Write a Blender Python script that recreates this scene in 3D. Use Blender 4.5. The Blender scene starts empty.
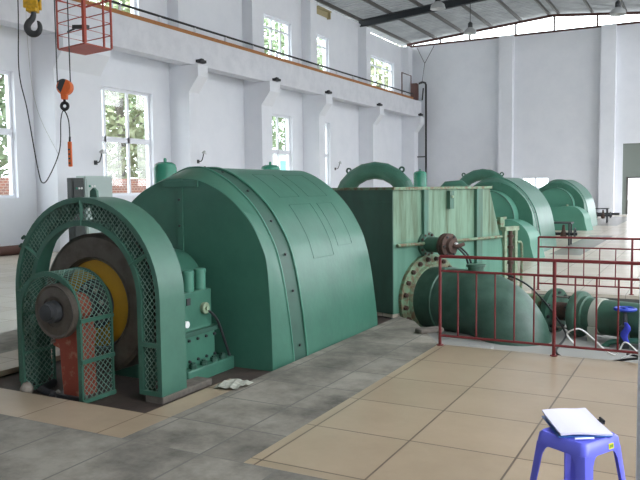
import bpy, math, random
from mathutils import Vector, Matrix
R = math.radians
rnd = random.Random(7)
sc = bpy.context.scene
col = sc.collection
PI = math.pi

# ------------------------------------------------------------------ materials
def mat(name, c, rough=0.5, metal=0.0, c2=None, scale=6.0, amt=0.5, stretch=(1, 1, 1), bump=0.0, bscale=40.0,
        spec=0.5, lo=0.4, hi=0.7):
    m = bpy.data.materials.new(name); m.use_nodes = True
    nt = m.node_tree; b = nt.nodes['Principled BSDF']
    b.inputs['Base Color'].default_value = (*c, 1)
    b.inputs['Roughness'].default_value = rough
    b.inputs['Metallic'].default_value = metal
    b.inputs['Specular IOR Level'].default_value = spec
    if c2 or bump:
        geo = nt.nodes.new('ShaderNodeNewGeometry')
        mp = nt.nodes.new('ShaderNodeMapping'); mp.inputs['Scale'].default_value = stretch
        nt.links.new(geo.outputs['Position'], mp.inputs['Vector'])
    if c2:
        n = nt.nodes.new('ShaderNodeTexNoise'); n.inputs['Scale'].default_value = scale
        n.inputs['Detail'].default_value = 6; n.inputs['Roughness'].default_value = 0.65
        nt.links.new(mp.outputs['Vector'], n.inputs['Vector'])
        r = nt.nodes.new('ShaderNodeValToRGB')
        r.color_ramp.elements[0].position = lo; r.color_ramp.elements[1].position = hi
        r.color_ramp.elements[0].color = (0, 0, 0, 1); r.color_ramp.elements[1].color = (amt, amt, amt, 1)
        nt.links.new(n.outputs['Fac'], r.inputs['Fac'])
        x = nt.nodes.new('ShaderNodeMix'); x.data_type = 'RGBA'
        x.inputs['A'].default_value = (*c, 1); x.inputs['B'].default_value = (*c2, 1)
        nt.links.new(r.outputs['Color'], x.inputs['Factor'])
        nt.links.new(x.outputs['Result'], b.inputs['Base Color'])
    if bump:
        n2 = nt.nodes.new('ShaderNodeTexNoise'); n2.inputs['Scale'].default_value = bscale
        nt.links.new(mp.outputs['Vector'], n2.inputs['Vector'])
        bp = nt.nodes.new('ShaderNodeBump'); bp.inputs['Strength'].default_value = bump
        bp.inputs['Distance'].default_value = 0.02
        nt.links.new(n2.outputs['Fac'], bp.inputs['Height']); nt.links.new(bp.outputs['Normal'], b.inputs['Normal'])
    return m

def lin(r, g, b):
    f = lambda v: (v / 255 / 12.92) if v / 255 <= 0.04045 else ((v / 255 + 0.055) / 1.055) ** 2.4
    return (f(r), f(g), f(b))

M = {}
M['wall'] = mat('white_plaster', lin(229, 231, 236), 0.85, c2=lin(220, 223, 229), scale=1.2, amt=0.6)
M['green'] = mat('machine_green_paint', lin(63, 111, 93), 0.36, c2=lin(50, 91, 77), scale=3.0, amt=0.6, bump=0.05, bscale=18)
M['green_dk'] = mat('dull_green_paint', lin(48, 86, 72), 0.5, c2=lin(40, 70, 59), scale=5, amt=0.6)
M['green_lt'] = mat('light_green_paint', lin(76, 132, 112), 0.4, c2=lin(66, 118, 100), scale=3, amt=0.5)
M['guard'] = mat('guard_green_paint', lin(65, 108, 91), 0.42, c2=lin(52, 88, 75), scale=5, amt=0.5)
M['guard_mesh'] = mat('guard_mesh_paint', lin(112, 144, 130), 0.5)
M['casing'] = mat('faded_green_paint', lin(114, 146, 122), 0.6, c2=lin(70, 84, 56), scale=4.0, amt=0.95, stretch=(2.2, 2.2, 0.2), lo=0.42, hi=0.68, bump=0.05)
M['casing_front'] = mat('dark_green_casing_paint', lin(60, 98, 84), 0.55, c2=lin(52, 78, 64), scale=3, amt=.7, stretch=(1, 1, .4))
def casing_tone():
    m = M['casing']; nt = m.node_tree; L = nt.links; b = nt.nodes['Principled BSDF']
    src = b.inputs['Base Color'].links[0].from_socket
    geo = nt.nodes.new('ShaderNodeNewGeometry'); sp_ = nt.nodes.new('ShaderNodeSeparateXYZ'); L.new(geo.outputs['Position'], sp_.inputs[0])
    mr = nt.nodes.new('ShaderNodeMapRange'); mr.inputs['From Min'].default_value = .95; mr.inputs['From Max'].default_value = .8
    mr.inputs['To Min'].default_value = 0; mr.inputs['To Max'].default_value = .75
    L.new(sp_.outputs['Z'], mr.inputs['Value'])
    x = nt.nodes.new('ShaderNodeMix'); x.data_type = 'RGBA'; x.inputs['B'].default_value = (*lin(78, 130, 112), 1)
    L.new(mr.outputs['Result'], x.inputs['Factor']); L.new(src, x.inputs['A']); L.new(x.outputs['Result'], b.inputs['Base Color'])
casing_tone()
M['casing_rib'] = mat('green_rib_paint', lin(70, 112, 96), 0.55, c2=lin(76, 80, 58), scale=6, amt=0.6, stretch=(2, 2, .4))
M['pipe'] = mat('pipe_green_paint', lin(60, 96, 80), 0.42, c2=lin(52, 66, 54), scale=4, amt=0.8, bump=0.08, bscale=25)
M['elbow'] = mat('chalky_pipe_green_paint', lin(44, 74, 62), 0.45, c2=lin(78, 108, 94), scale=2.6, amt=0.7, bump=0.06, bscale=25)
M['rust'] = mat('rust', lin(82, 60, 50), 0.8, c2=lin(50, 42, 38), scale=22, amt=0.9, bump=0.2)
M['rustgreen'] = mat('rusty_green_paint', lin(106, 138, 108), 0.6, c2=lin(104, 78, 56), scale=14, amt=0.9, lo=.42, hi=.6)
M['cream'] = mat('cream_frame_paint', lin(138, 158, 130), 0.6, c2=lin(92, 84, 62), scale=12, amt=.8)
M['rail'] = mat('maroon_rail_paint', lin(114, 36, 38), 0.5, c2=lin(92, 34, 36), scale=20, amt=.5)
M['cagered'] = mat('orange_red_paint', lin(174, 72, 54), 0.55, c2=lin(146, 62, 50), scale=8, amt=.5)
M['pedestal'] = mat('red_oxide_paint', lin(146, 66, 48), 0.6, c2=lin(178, 140, 112), scale=14, amt=.6, lo=.55, hi=.7)
M['yellow'] = mat('ochre_paint', lin(176, 134, 24), 0.55, c2=lin(150, 116, 30), scale=6, amt=.5)
M['hookyellow'] = mat('yellow_paint', lin(222, 172, 30), 0.5, c2=lin(90, 74, 40), scale=14, amt=.6)
M['iron'] = mat('worn_steel', lin(104, 98, 90), 0.42, 0.5, c2=lin(74, 66, 58), scale=8, amt=.7)
M['curb'] = mat('stained_curb_concrete', lin(104, 98, 90), .9, c2=lin(78, 72, 66), scale=14, amt=.8, bump=.2)
M['pitwall'] = mat('dark_pit_concrete', lin(92, 93, 90), .9, c2=lin(66, 66, 64), scale=4, amt=.8)
M['plate'] = mat('faint_plate_edge_green', lin(56, 100, 85), .5)
M['pale'] = mat('pale_dirty_stone', lin(158, 150, 140), .9, c2=lin(120, 110, 100), scale=20, amt=.7)
M['steel'] = mat('bright_steel', lin(142, 136, 128), 0.35, 0.6)
M['darksteel'] = mat('dark_steel', lin(58, 60, 62), 0.5, 0.2)
M['black'] = mat('black_rubber', lin(30, 31, 34), 0.6)
M['roofsteel'] = mat('dark_painted_steel', lin(44, 50, 54), 0.6)
M['purlin'] = mat('grey_purlin_steel', lin(84, 82, 78), 0.6)
M['brownsteel'] = mat('brown_painted_steel', lin(82, 50, 46), 0.6)
M['railsteel'] = mat('rusted_crane_rail', lin(168, 112, 62), 0.7, c2=lin(140, 88, 50), scale=6, amt=.6)
M['beam'] = mat('whitewashed_concrete', lin(220, 221, 226), 0.85, c2=lin(202, 204, 210), scale=2.5, amt=.7, bump=.05)
M['frame'] = mat('white_window_paint', lin(230, 232, 238), 0.5)
M['gate'] = mat('olive_gate_paint', lin(128, 136, 130), 0.6)
M['concrete'] = mat('rough_concrete', lin(150, 150, 146), 0.9, c2=lin(110, 110, 108), scale=9, amt=.7, bump=.2)
M['pit'] = mat('oily_brown_concrete', lin(74, 62, 56), 0.7, c2=lin(46, 40, 37), scale=5, amt=.8, bump=.1)
M['orange'] = mat('orange_enamel', lin(222, 106, 44), 0.45, c2=lin(190, 84, 40), scale=20, amt=.5)
M['blue'] = mat('blue_handwheel_paint', lin(40, 66, 168), 0.45)
M['cloth'] = mat('blue_cloth', lin(62, 72, 196), 0.8)
M['stool'] = mat('violet_blue_plastic', lin(104, 108, 224), 0.3)
M['paper'] = mat('white_paper', lin(206, 204, 224), 0.9)
M['board'] = mat('blue_clipboard_plastic', lin(58, 104, 176), 0.4)
M['sticker'] = mat('yellow_sticker', lin(206, 200, 40), 0.5)
M['stickergreen'] = mat('green_sticker_print', lin(40, 120, 60), 0.5)
M['white'] = mat('white_plastic', lin(226, 228, 226), 0.5)
M['strap'] = mat('pale_grey_strap', lin(164, 166, 154), 0.7)
M['tank'] = mat('tank_green_paint', lin(46, 132, 106), 0.25)
M['cabinet'] = mat('pale_grey_green_cabinet', lin(170, 186, 182), 0.5)
M['cabinet_dk'] = mat('dark_grey_cabinet', lin(42, 50, 48), 0.5)
M['jamb'] = mat('white_gloss_paint', lin(240, 240, 246), 0.4)
M['lamp'] = mat('aluminium_lamp_shade', lin(190, 192, 192), 0.35, 0.4)
M['brown'] = mat('brown_pipe', lin(92, 62, 54), 0.6)
M['wood'] = mat('ochre_board', lin(172, 160, 124), .8)
M['bark'] = mat('bark', lin(96, 90, 80), .9)
M['ground'] = mat('outdoor_concrete', lin(150, 150, 145), .9)
M['brick'] = mat('brick', lin(172, 120, 104), .9)
M['teal'] = mat('teal_door_paint', lin(120, 196, 196), .6)
M['leaf'] = mat('leaf_green', lin(112, 130, 96), .7, c2=lin(142, 152, 122), scale=1.2, amt=.9)
M['leafy'] = mat('yellow_leaf_green', lin(128, 136, 98), .7, c2=lin(154, 156, 130), scale=1.2, amt=.9)

def brick_nodes(m):
    nt = m.node_tree; b = nt.nodes['Principled BSDF']
    geo = nt.nodes.new('ShaderNodeNewGeometry'); sep = nt.nodes.new('ShaderNodeSeparateXYZ')
    cmb = nt.nodes.new('ShaderNodeCombineXYZ')
    nt.links.new(geo.outputs['Position'], sep.inputs[0])
    nt.links.new(sep.outputs['Y'], cmb.inputs['X']); nt.links.new(sep.outputs['Z'], cmb.inputs['Y'])
    t = nt.nodes.new('ShaderNodeTexBrick'); t.inputs['Scale'].default_value = 3.0
    t.inputs['Color1'].default_value = (*lin(176, 112, 92), 1); t.inputs['Color2'].default_value = (*lin(150, 104, 92), 1)
    t.inputs['Mortar'].default_value = (*lin(200, 188, 178), 1)
    nt.links.new(cmb.outputs[0], t.inputs['Vector']); nt.links.new(t.outputs['Color'], b.inputs['Base Color'])
brick_nodes(M['brick'])

def tile_mat(name, c, c2, px, py, ox, oy, jw, cj, rough, gs=1.6, amt=.5, var=.05, patches=(), pc=None, spec=.5):
    """square tiles with dark joints at ox + k*px, oy + k*py (world metres)"""
    m = bpy.data.materials.new(name); m.use_nodes = True
    nt = m.node_tree; L = nt.links; b = nt.nodes['Principled BSDF']
    b.inputs['Roughness'].default_value = rough; b.inputs['Specular IOR Level'].default_value = spec
    N = nt.nodes.new
    def mth(op, a, bb=None, c=None):
        n = N('ShaderNodeMath'); n.operation = op
        for i, v in enumerate((a, bb, c)):
            if v is None: continue
            if isinstance(v, (int, float)): n.inputs[i].default_value = v
            else: L.new(v, n.inputs[i])
        return n.outputs[0]
    geo = N('ShaderNodeNewGeometry'); s = N('ShaderNodeSeparateXYZ'); L.new(geo.outputs['Position'], s.inputs[0])
    u = mth('DIVIDE', mth('SUBTRACT', s.outputs['X'], ox), px); v = mth('DIVIDE', mth('SUBTRACT', s.outputs['Y'], oy), py)
    fu = mth('FRACT', u); fv = mth('FRACT', v)
    du = mth('MULTIPLY', mth('MINIMUM', fu, mth('SUBTRACT', 1.0, fu)), px)
    dv = mth('MULTIPLY', mth('MINIMUM', fv, mth('SUBTRACT', 1.0, fv)), py)
    joint = mth('LESS_THAN', mth('MINIMUM', du, dv), jw)
    # per tile tone
    cid = N('ShaderNodeCombineXYZ'); L.new(mth('FLOOR', u), cid.inputs[0]); L.new(mth('FLOOR', v), cid.inputs[1])
    wn = N('ShaderNodeTexWhiteNoise'); wn.noise_dimensions = '2D'; L.new(cid.outputs[0], wn.inputs['Vector'])
    n = N('ShaderNodeTexNoise'); n.inputs['Scale'].default_value = gs; n.inputs['Detail'].default_value = 8
    n.inputs['Roughness'].default_value = .7
    L.new(geo.outputs['Position'], n.inputs['Vector'])
    r = N('ShaderNodeValToRGB'); r.color_ramp.elements[0].position = .38; r.color_ramp.elements[1].position = .68
    r.color_ramp.elements[0].color = (0, 0, 0, 1); r.color_ramp.elements[1].color = (amt, amt, amt, 1)
    L.new(n.outputs['Fac'], r.inputs['Fac'])
    def mix(f, a, bb):
        x = N('ShaderNodeMix'); x.data_type = 'RGBA'
        for key, val in (('Factor', f), ('A', a), ('B', bb)):
            if isinstance(val, tuple): x.inputs[key].default_value = (*val, 1)
            elif isinstance(val, float): x.inputs[key].default_value = val
            else: L.new(val, x.inputs[key])
        return x.outputs['Result']
    base = mix(r.outputs['Color'], c, c2)
    tone = mth('ADD', 1.0 - var, mth('MULTIPLY', wn.outputs['Value'], 2 * var))
    hs = N('ShaderNodeHueSaturation'); L.new(base, hs.inputs['Color']); L.new(tone, hs.inputs['Value'])
    out = mix(joint, hs.outputs['Color'], cj)
    for (x0, x1, y0, y1) in patches:
        f = mth('MULTIPLY', mth('MULTIPLY', mth('GREATER_THAN', s.outputs['X'], x0), mth('LESS_THAN', s.outputs['X'], x1)),
                mth('MULTIPLY', mth('GREATER_THAN', s.outputs['Y'], y0), mth('LESS_THAN', s.outputs['Y'], y1)))
        out = mix(f, out, pc)
    L.new(out, b.inputs['Base Color'])
    bp = N('ShaderNodeBump'); bp.inputs['Strength'].default_value = .3; bp.inputs['Distance'].default_value = .004
    L.new(mth('SUBTRACT', 1.0, joint), bp.inputs['Height']); L.new(bp.outputs['Normal'], b.inputs['Normal'])
    return m
M['tan'] = tile_mat('tan_floor_tile', lin(168, 150, 126), lin(152, 134, 110), .665, .685, -2.265, 4.2, .006, lin(96, 82, 68), .28, amt=.7)
M['rim'] = tile_mat('tan_rim_tile', lin(168, 150, 127), lin(146, 130, 108), .75, .75, -3.5, 3.9, .006, lin(110, 92, 72), .4, amt=.7)
M['creamtile'] = tile_mat('cream_floor_tile', lin(200, 190, 174), lin(188, 178, 162), .66, .66, -2.27, 12.0, .006, lin(160, 150, 138), .25,
                          amt=.6, patches=((-3.12, -2.42, 17.2, 24.2), (-4.3, -2.9, 30, 38.5)), pc=lin(150, 146, 138))
M['slab'] = tile_mat('grey_concrete_slab', lin(146, 141, 130), lin(80, 77, 70), .55, .565, -3.75, 3.36, .007, lin(104, 102, 96), .7,
                     gs=1.8, amt=1.0, var=.14)
M['slabfront'] = tile_mat('grey_concrete_front_slab', lin(148, 143, 132), lin(86, 83, 76), .55, 1.2, -3.75, 3.43, .007, lin(108, 106, 100), .7,
                          gs=1.9, amt=1.0, var=.12)

def glass_mat():
    m = bpy.data.materials.new('window_glass'); m.use_nodes = True
    nt = m.node_tree; nt.nodes.clear()
    o = nt.nodes.new('ShaderNodeOutputMaterial'); t = nt.nodes.new('ShaderNodeBsdfTransparent')
    t.inputs[0].default_value = (.93, .96, .95, 1)
    g = nt.nodes.new('ShaderNodeBsdfGlossy'); g.inputs['Roughness'].default_value = .02
    x = nt.nodes.new('ShaderNodeMixShader'); x.inputs[0].default_value = .06
    nt.links.new(t.outputs[0], x.inputs[1]); nt.links.new(g.outputs[0], x.inputs[2]); nt.links.new(x.outputs[0], o.inputs[0])
    return m
M['glass'] = glass_mat()

def roof_mat():
    m = bpy.data.materials.new('translucent_roof_sheet'); m.use_nodes = True
    nt = m.node_tree; nt.nodes.clear(); L = nt.links
    o = nt.nodes.new('ShaderNodeOutputMaterial'); d = nt.nodes.new('ShaderNodeBsdfDiffuse'); t = nt.nodes.new('ShaderNodeBsdfTranslucent')
    x = nt.nodes.new('ShaderNodeMixShader'); x.inputs[0].default_value = .38
    geo = nt.nodes.new('ShaderNodeNewGeometry')
    n = nt.nodes.new('ShaderNodeTexNoise'); n.inputs['Scale'].default_value = 1.5
    L.new(geo.outputs['Position'], n.inputs['Vector'])
    r = nt.nodes.new('ShaderNodeValToRGB')
    r.color_ramp.elements[0].color = (*lin(140, 142, 143), 1); r.color_ramp.elements[1].color = (*lin(188, 190, 190), 1)
    L.new(n.outputs['Fac'], r.inputs['Fac']); L.new(r.outputs['Color'], d.inputs['Color']); L.new(r.outputs['Color'], t.inputs['Color'])
    L.new(d.outputs[0], x.inputs[1]); L.new(t.outputs[0], x.inputs[2]); L.new(x.outputs[0], o.inputs[0])
    return m
M['roof'] = roof_mat()

# ------------------------------------------------------------------ mesh helpers
WL = {}          # world origin of every object made
class MB:
    def __init__(s): s.v = []; s.f = []
    def add(s, vs, fs):
        o = len(s.v); s.v += [Vector(p) for p in vs]; s.f += [[i + o for i in f] for f in fs]; return s
    def box(s, c, d, rot=None):
        x, y, z = d[0] / 2, d[1] / 2, d[2] / 2; c = Vector(c)
        vs = [Vector(p) for p in ((-x, -y, -z), (x, -y, -z), (x, y, -z), (-x, y, -z), (-x, -y, z), (x, -y, z), (x, y, z), (-x, y, z))]
        if rot is not None: vs = [rot @ p for p in vs]
        return s.add([p + c for p in vs], [(0, 3, 2, 1), (4, 5, 6, 7), (0, 1, 5, 4), (1, 2, 6, 5), (2, 3, 7, 6), (3, 0, 4, 7)])
    def span(s, a, b):
        a, b = Vector(a), Vector(b); return s.box((a + b) / 2, [abs(t) for t in (b - a)])
    def prism(s, poly, f, w0, w1):
        n = len(poly)
        vs = [f(u, v, w0) for u, v in poly] + [f(u, v, w1) for u, v in poly]
        return s.add(vs, [list(range(n))[::-1], [n + i for i in range(n)]] + [(i, (i + 1) % n, n + (i + 1) % n, n + i) for i in range(n)])
    def ring(s, pa, pb, f, w0, w1):
        """solid band between two equal-length open 2D polylines, thickness w0..w1"""
        n = len(pa); vs = [f(u, v, w) for w in (w0, w1) for pl in (pa, pb) for u, v in pl]
        A0, B0, A1, B1 = 0, n, 2 * n, 3 * n; fs = []
        for i in range(n - 1):
            j = i + 1
            fs += [(A0 + i, A0 + j, B0 + j, B0 + i), (A1 + i, B1 + i, B1 + j, A1 + j), (A0 + i, A1 + i, A1 + j, A0 + j), (B0 + i, B0 + j, B1 + j, B1 + i)]
        for i in (0, n - 1): fs.append((A0 + i, B0 + i, B1 + i, A1 + i))
        return s.add(vs, fs)
    def loft(s, rings, closed=True, caps=False):
        n = len(rings[0]); vs = [p for r in rings for p in r]; fs = []
        for k in range(len(rings) - 1):
            for i in range(n if closed else n - 1):
                j = (i + 1) % n; fs.append((k * n + i, k * n + j, (k + 1) * n + j, (k + 1) * n + i))
        if caps: fs += [list(range(n))[::-1], [(len(rings) - 1) * n + i for i in range(n)]]
        return s.add(vs, fs)
    def tube(s, path, r, n=8, closed=False, caps=True):
        P = [Vector(p) for p in path]; m = len(P); rs = r if isinstance(r, (list, tuple)) else [r] * m
        rings = []; prev = None
        for i in range(m):
            if closed: t = P[(i + 1) % m] - P[i - 1]
            else: t = P[min(i + 1, m - 1)] - P[max(i - 1, 0)]
            t.normalize()
            if prev is None:
                a = Vector((0, 0, 1)) if abs(t.z) < .9 else Vector((1, 0, 0)); u = t.cross(a).normalized()
            else:
                u = prev - t * prev.dot(t)
                u = u.normalized() if u.length > 1e-6 else t.orthogonal().normalized()
            prev = u; w = t.cross(u)
            rings.append([P[i] + (u * math.cos(2 * PI * k / n) + w * math.sin(2 * PI * k / n)) * rs[i] for k in range(n)])
        if closed: rings.append(rings[0]); caps = False
        return s.loft(rings, True, caps)
    def lathe(s, prof, c, ax, n=32, caps=True):
        ax = Vector(ax).normalized(); c = Vector(c); u = ax.orthogonal().normalized(); w = ax.cross(u)
        rings = [[c + ax * h + (u * math.cos(2 * PI * k / n) + w * math.sin(2 * PI * k / n)) * max(r, 1e-4) for k in range(n)] for r, h in prof]
        return s.loft(rings, True, caps)
    def torus(s, c, ax, RR, r, n=28, m=8):
        ax = Vector(ax).normalized(); u = ax.orthogonal().normalized(); w = ax.cross(u); c = Vector(c)
        return s.tube([c + (u * math.cos(2 * PI * k / n) + w * math.sin(2 * PI * k / n)) * RR for k in range(n)], r, m, closed=True)
    def hexbolt(s, c, ax, r, h):
        return s.lathe([(r, 0), (r, h * .7), (r * .6, h * .72), (r * .6, h)], c, ax, 6)
    def build(s, name, m, parent=None, smooth=None, bevel=0, origin=None):
        me = bpy.data.meshes.new(name)
        if parent is not None: o0 = WL[parent.name]
        elif origin is not None: o0 = Vector(origin)
        else:
            xs = [p.x for p in s.v]; ys = [p.y for p in s.v]; zs = [p.z for p in s.v]
            o0 = Vector(((min(xs) + max(xs)) / 2, (min(ys) + max(ys)) / 2, min(zs)))
        me.from_pydata([tuple(p - o0) for p in s.v], [], s.f); me.update()
        import bmesh
        bm = bmesh.new(); bm.from_mesh(me); bmesh.ops.recalc_face_normals(bm, faces=bm.faces); bm.to_mesh(me); bm.free()
        if smooth:
            me.shade_smooth(); me.set_sharp_from_angle(angle=R(smooth))
        o = bpy.data.objects.new(name, me); col.objects.link(o); me.materials.append(M[m])
        if parent is not None: o.parent = parent
        else: o.location = o0
        WL[o.name] = o0.copy()
        if bevel:
            b = o.modifiers.new('bevel', 'BEVEL'); b.width = bevel; b.segments = 2; b.limit_method = 'ANGLE'; b.angle_limit = R(40)
        return o

def tag(o, label, cat, group=None, kind=None):
    o['label'] = label; o['category'] = cat
    if group: o['group'] = group
    if kind: o['kind'] = kind
    return o
def thing(name, loc, label, cat, group=None):
    o = bpy.data.objects.new(name, None); col.objects.link(o); o.location = loc; o.empty_display_size = .2
    WL[o.name] = Vector(loc); return tag(o, label, cat, group)
def struct(o): o['kind'] = 'structure'; return o
def copy_tree(o, parent=None):
    c = o.copy(); col.objects.link(c)
    if parent is not None: c.parent = parent
    WL[c.name] = WL[o.name].copy()
    for ch in list(o.children): copy_tree(ch, c)
    return c

XZ = lambda y: (lambda u, v, w: Vector((u, w, v)))
fxz = lambda u, v, w: Vector((u, w, v))     # poly in x,z extruded along y
fyz = lambda u, v, w: Vector((w, u, v))     # poly in y,z extruded along x
fxy = lambda u, v, w: Vector((u, v, w))

def smooth_poly(pts, n):
    """Catmull-Rom through 2D points"""
    out = []
    for i in range(len(pts) - 1):
        p0 = pts[max(i - 1, 0)]; p1 = pts[i]; p2 = pts[i + 1]; p3 = pts[min(i + 2, len(pts) - 1)]
        for k in range(n):
            t = k / n
            out.append(tuple(.5 * (2 * p1[a] + (p2[a] - p0[a]) * t + (2 * p0[a] - 5 * p1[a] + 4 * p2[a] - p3[a]) * t * t + (3 * p1[a] - p0[a] - 3 * p2[a] + p3[a]) * t ** 3) for a in (0, 1)))
    out.append(pts[-1]); return out

def curve3(pts, n=6):
    out = []
    for i in range(len(pts) - 1):
        p0 = Vector(pts[max(i - 1, 0)]); p1 = Vector(pts[i]); p2 = Vector(pts[i + 1]); p3 = Vector(pts[min(i + 2, len(pts) - 1)])
        for k in range(n):
            t = k / n
            out.append(.5 * (2 * p1 + (p2 - p0) * t + (2 * p0 - 5 * p1 + 4 * p2 - p3) * t * t + (3 * p1 - p0 - 3 * p2 + p3) * t ** 3))
    out.append(Vector(pts[-1])); return out

def diamond(mb, f, inside, u0, u1, v0, v1, cu, cv, t):
    """expanded metal: zigzag bars wherever inside(u, v); f maps (u, v, w)"""
    nu = int((u1 - u0) / cu * 2) + 1; nv = int((v1 - v0) / cv * 2) + 1
    for i in range(nu):
        for j in range(nv + 1):
            if (i + j) % 2: continue
            a = (u0 + i * cu / 2, v0 + j * cv / 2)
            for dj in (1, -1):
                b = (a[0] + cu / 2, a[1] + dj * cv / 2)
                if not inside((a[0] + b[0]) / 2, (a[1] + b[1]) / 2): continue
                du, dv = b[0] - a[0], b[1] - a[1]; l = math.hypot(du, dv); nx, ny = -dv / l * t / 2, du / l * t / 2
                mb.add([f(a[0] + nx, a[1] + ny, -t / 2), f(a[0] - nx, a[1] - ny, -t / 2), f(a[0] - nx, a[1] - ny, t / 2), f(a[0] + nx, a[1] + ny, t / 2),
                        f(b[0] + nx, b[1] + ny, -t / 2), f(b[0] - nx, b[1] - ny, -t / 2), f(b[0] - nx, b[1] - ny, t / 2), f(b[0] + nx, b[1] + ny, t / 2)],
                       [(0, 1, 5, 4), (1, 2, 6, 5), (2, 3, 7, 6), (3, 0, 4, 7)])

# ------------------------------------------------------------------ the setting
PZ = -.06
def slabs(name, m, polys, z, th=.05):
    mb = MB()
    for p in polys: mb.prism(p, fxy, z - th, z)
    return struct(mb.build(name, m, origin=(0, 0, 0)))
rect = lambda x0, x1, y0, y1: [(x0, y0), (x1, y0), (x1, y1), (x0, y1)]
slabs('floor', 'creamtile', [rect(-15.65, -7.0, 3.43, 12.3), rect(-15.65, 1.6, 12.3, 41), rect(-7.0, -5.5, 8.3, 12.3),
                             [(-5.5, 9.22), (-3.42, 8.4), (-2.6, 10.4), (-2.28, 11.2), (-2.28, 12.3), (-5.5, 12.3)],
                             rect(-2.28, 1.6, 11.2, 12.3)], 0)
slabs('floor_grey_front', 'slabfront', [rect(-15.65, 1.6, -2.5, 3.43)], 0)
slabs('floor_grey_strip', 'slab', [[(-3.28, 3.43), (-2.34, 3.43), (-2.34, 6.97), (-3.0, 8.05), (-3.3, 8.3), (-3.3, 4.95), (-3.28, 4.95)],
                                   rect(-7.0, -6.1, 3.43, 8.3)], 0)
slabs('floor_tan', 'tan', [rect(-2.34, 1.6, 3.43, 6.97)], 0)
slabs('floor_rim', 'rim', [rect(-6.1, -3.28, 3.43, 3.9), rect(-3.5, -3.28, 3.9, 4.95), rect(-6.1, -5.5, 3.9, 8.3)], 0)
slabs('floor_machine_pit', 'pit', [rect(-5.6, -3.2, 3.8, 8.4), [(-5.6, 8.4), (-3.41, 8.4), (-5.6, 9.3)]], PZ, .1)
# pipe pit: bottom and sides
mb = MB(); pit = [(-3.4, 8.38), (-3.0, 8.05), (-2.33, 6.97), (1.6, 6.97), (1.6, 11.2), (-2.28, 11.2), (-2.6, 10.4)]
mb.prism([(-4, 6.5), (2, 6.5), (2, 11.8), (-4, 11.8)], fxy, -1.5, -1.4)
n = len(pit)
for i in range(n):
    a = Vector((*pit[i], 0)); b = Vector((*pit[(i + 1) % n], 0)); d = (b - a).normalized(); nn = Vector((d.y, -d.x, 0)) * .06
    mb.add([a + Vector((0, 0, -1.4)), b + Vector((0, 0, -1.4)), b + Vector((0, 0, -.05)), a + Vector((0, 0, -.05)),
            a + nn + Vector((0, 0, -1.4)), b + nn + Vector((0, 0, -1.4)), b + nn + Vector((0, 0, -.05)), a + nn + Vector((0, 0, -.05))],
           [(0, 1, 2, 3), (4, 7, 6, 5), (0, 4, 5, 1), (3, 2, 6, 7), (0, 3, 7, 4), (1, 5, 6, 2)])
struct(mb.build('wall_pit', 'pitwall', origin=(0, 0, 0)))

def wall_cells(mb, u0, u1, z0, z1, holes, f, w0, w1):
    us = sorted({u0, u1, *[h[0] for h in holes], *[h[1] for h in holes]}); zs = sorted({z0, z1, *[h[2] for h in holes], *[h[3] for h in holes]})
    us = [u for u in us if u0 <= u <= u1]; zs = [z for z in zs if z0 <= z <= z1]
    for i in range(len(us) - 1):
        for j in range(len(zs) - 1):
            cu, cz = (us[i] + us[i + 1]) / 2, (zs[j] + zs[j + 1]) / 2
            if any(h[0] < cu < h[1] and h[2] < cz < h[3] for h in holes): continue
            mb.prism([(us[i], zs[j]), (us[i + 1], zs[j]), (us[i + 1], zs[j + 1]), (us[i], zs[j + 1])], f, w0, w1)
WX = -15.65
LOW = [(9.9, 12.93), (15.2, 18.2), (24.15, 27.15), (29.3, 30.72)]
UP = [(9.8, 12.8), (14.6, 17.7), (25.0, 27.2), (29.45, 30.7), (35.3, 38.8)]
holes = [(a, b, 1.42, 4.65) for a, b in LOW] + [(a, b, 6.9, 8.57) for a, b in UP]
mb = MB(); wall_cells(mb, -2.5, 34.3, 0, 9.9, holes, fyz, WX - .35, WX); wall_cells(mb, 34.3, 41, 0, 9.68, holes, fyz, WX - .35, WX)
struct(mb.build('wall_left', 'wall', origin=(0, 0, 0)))
mb = MB(); wall_cells(mb, WX - .35, 1.6, 0, 9.8, [(-3.75, -.3, 0, 3.72), (-8.98, -7.45, 1.42, 2.06)], fxz, 41, 41.35)
for x0, x1 in ((-10.15, -9.4), (-4.85, -4.12)): mb.span((x0, 40.55, 0), (x1, 41, 9.82))
struct(mb.build('wall_far', 'wall', origin=(0, 0, 0)))
mb = MB(); mb.span((WX - .35, -2.7, 0), (1.6, -2.5, 10.6)); struct(mb.build('wall_back_unseen', 'wall', origin=(0, 0, 0)))  # unseen closing wall, added to keep sky light off the machine fronts
mb = MB(); wall_cells(mb, -2.7, 41.35, 0, 9.8, [(y + .4, y + 3.6, .9, 4.7) for y in (1.0, 6.2, 11.4, 16.6, 21.8, 27.0, 32.2, 36.6)] + [(y + .4, y + 3.6, 6.9, 9.0) for y in (1.0, 6.2, 11.4, 16.6, 21.8, 27.0, 32.2, 36.6)], fyz, 1.6, 1.9)
struct(mb.build('wall_right_unseen', 'wall', origin=(0, 0, 0)))  # unseen wall added to shape the daylight; its openings are sized for that
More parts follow.
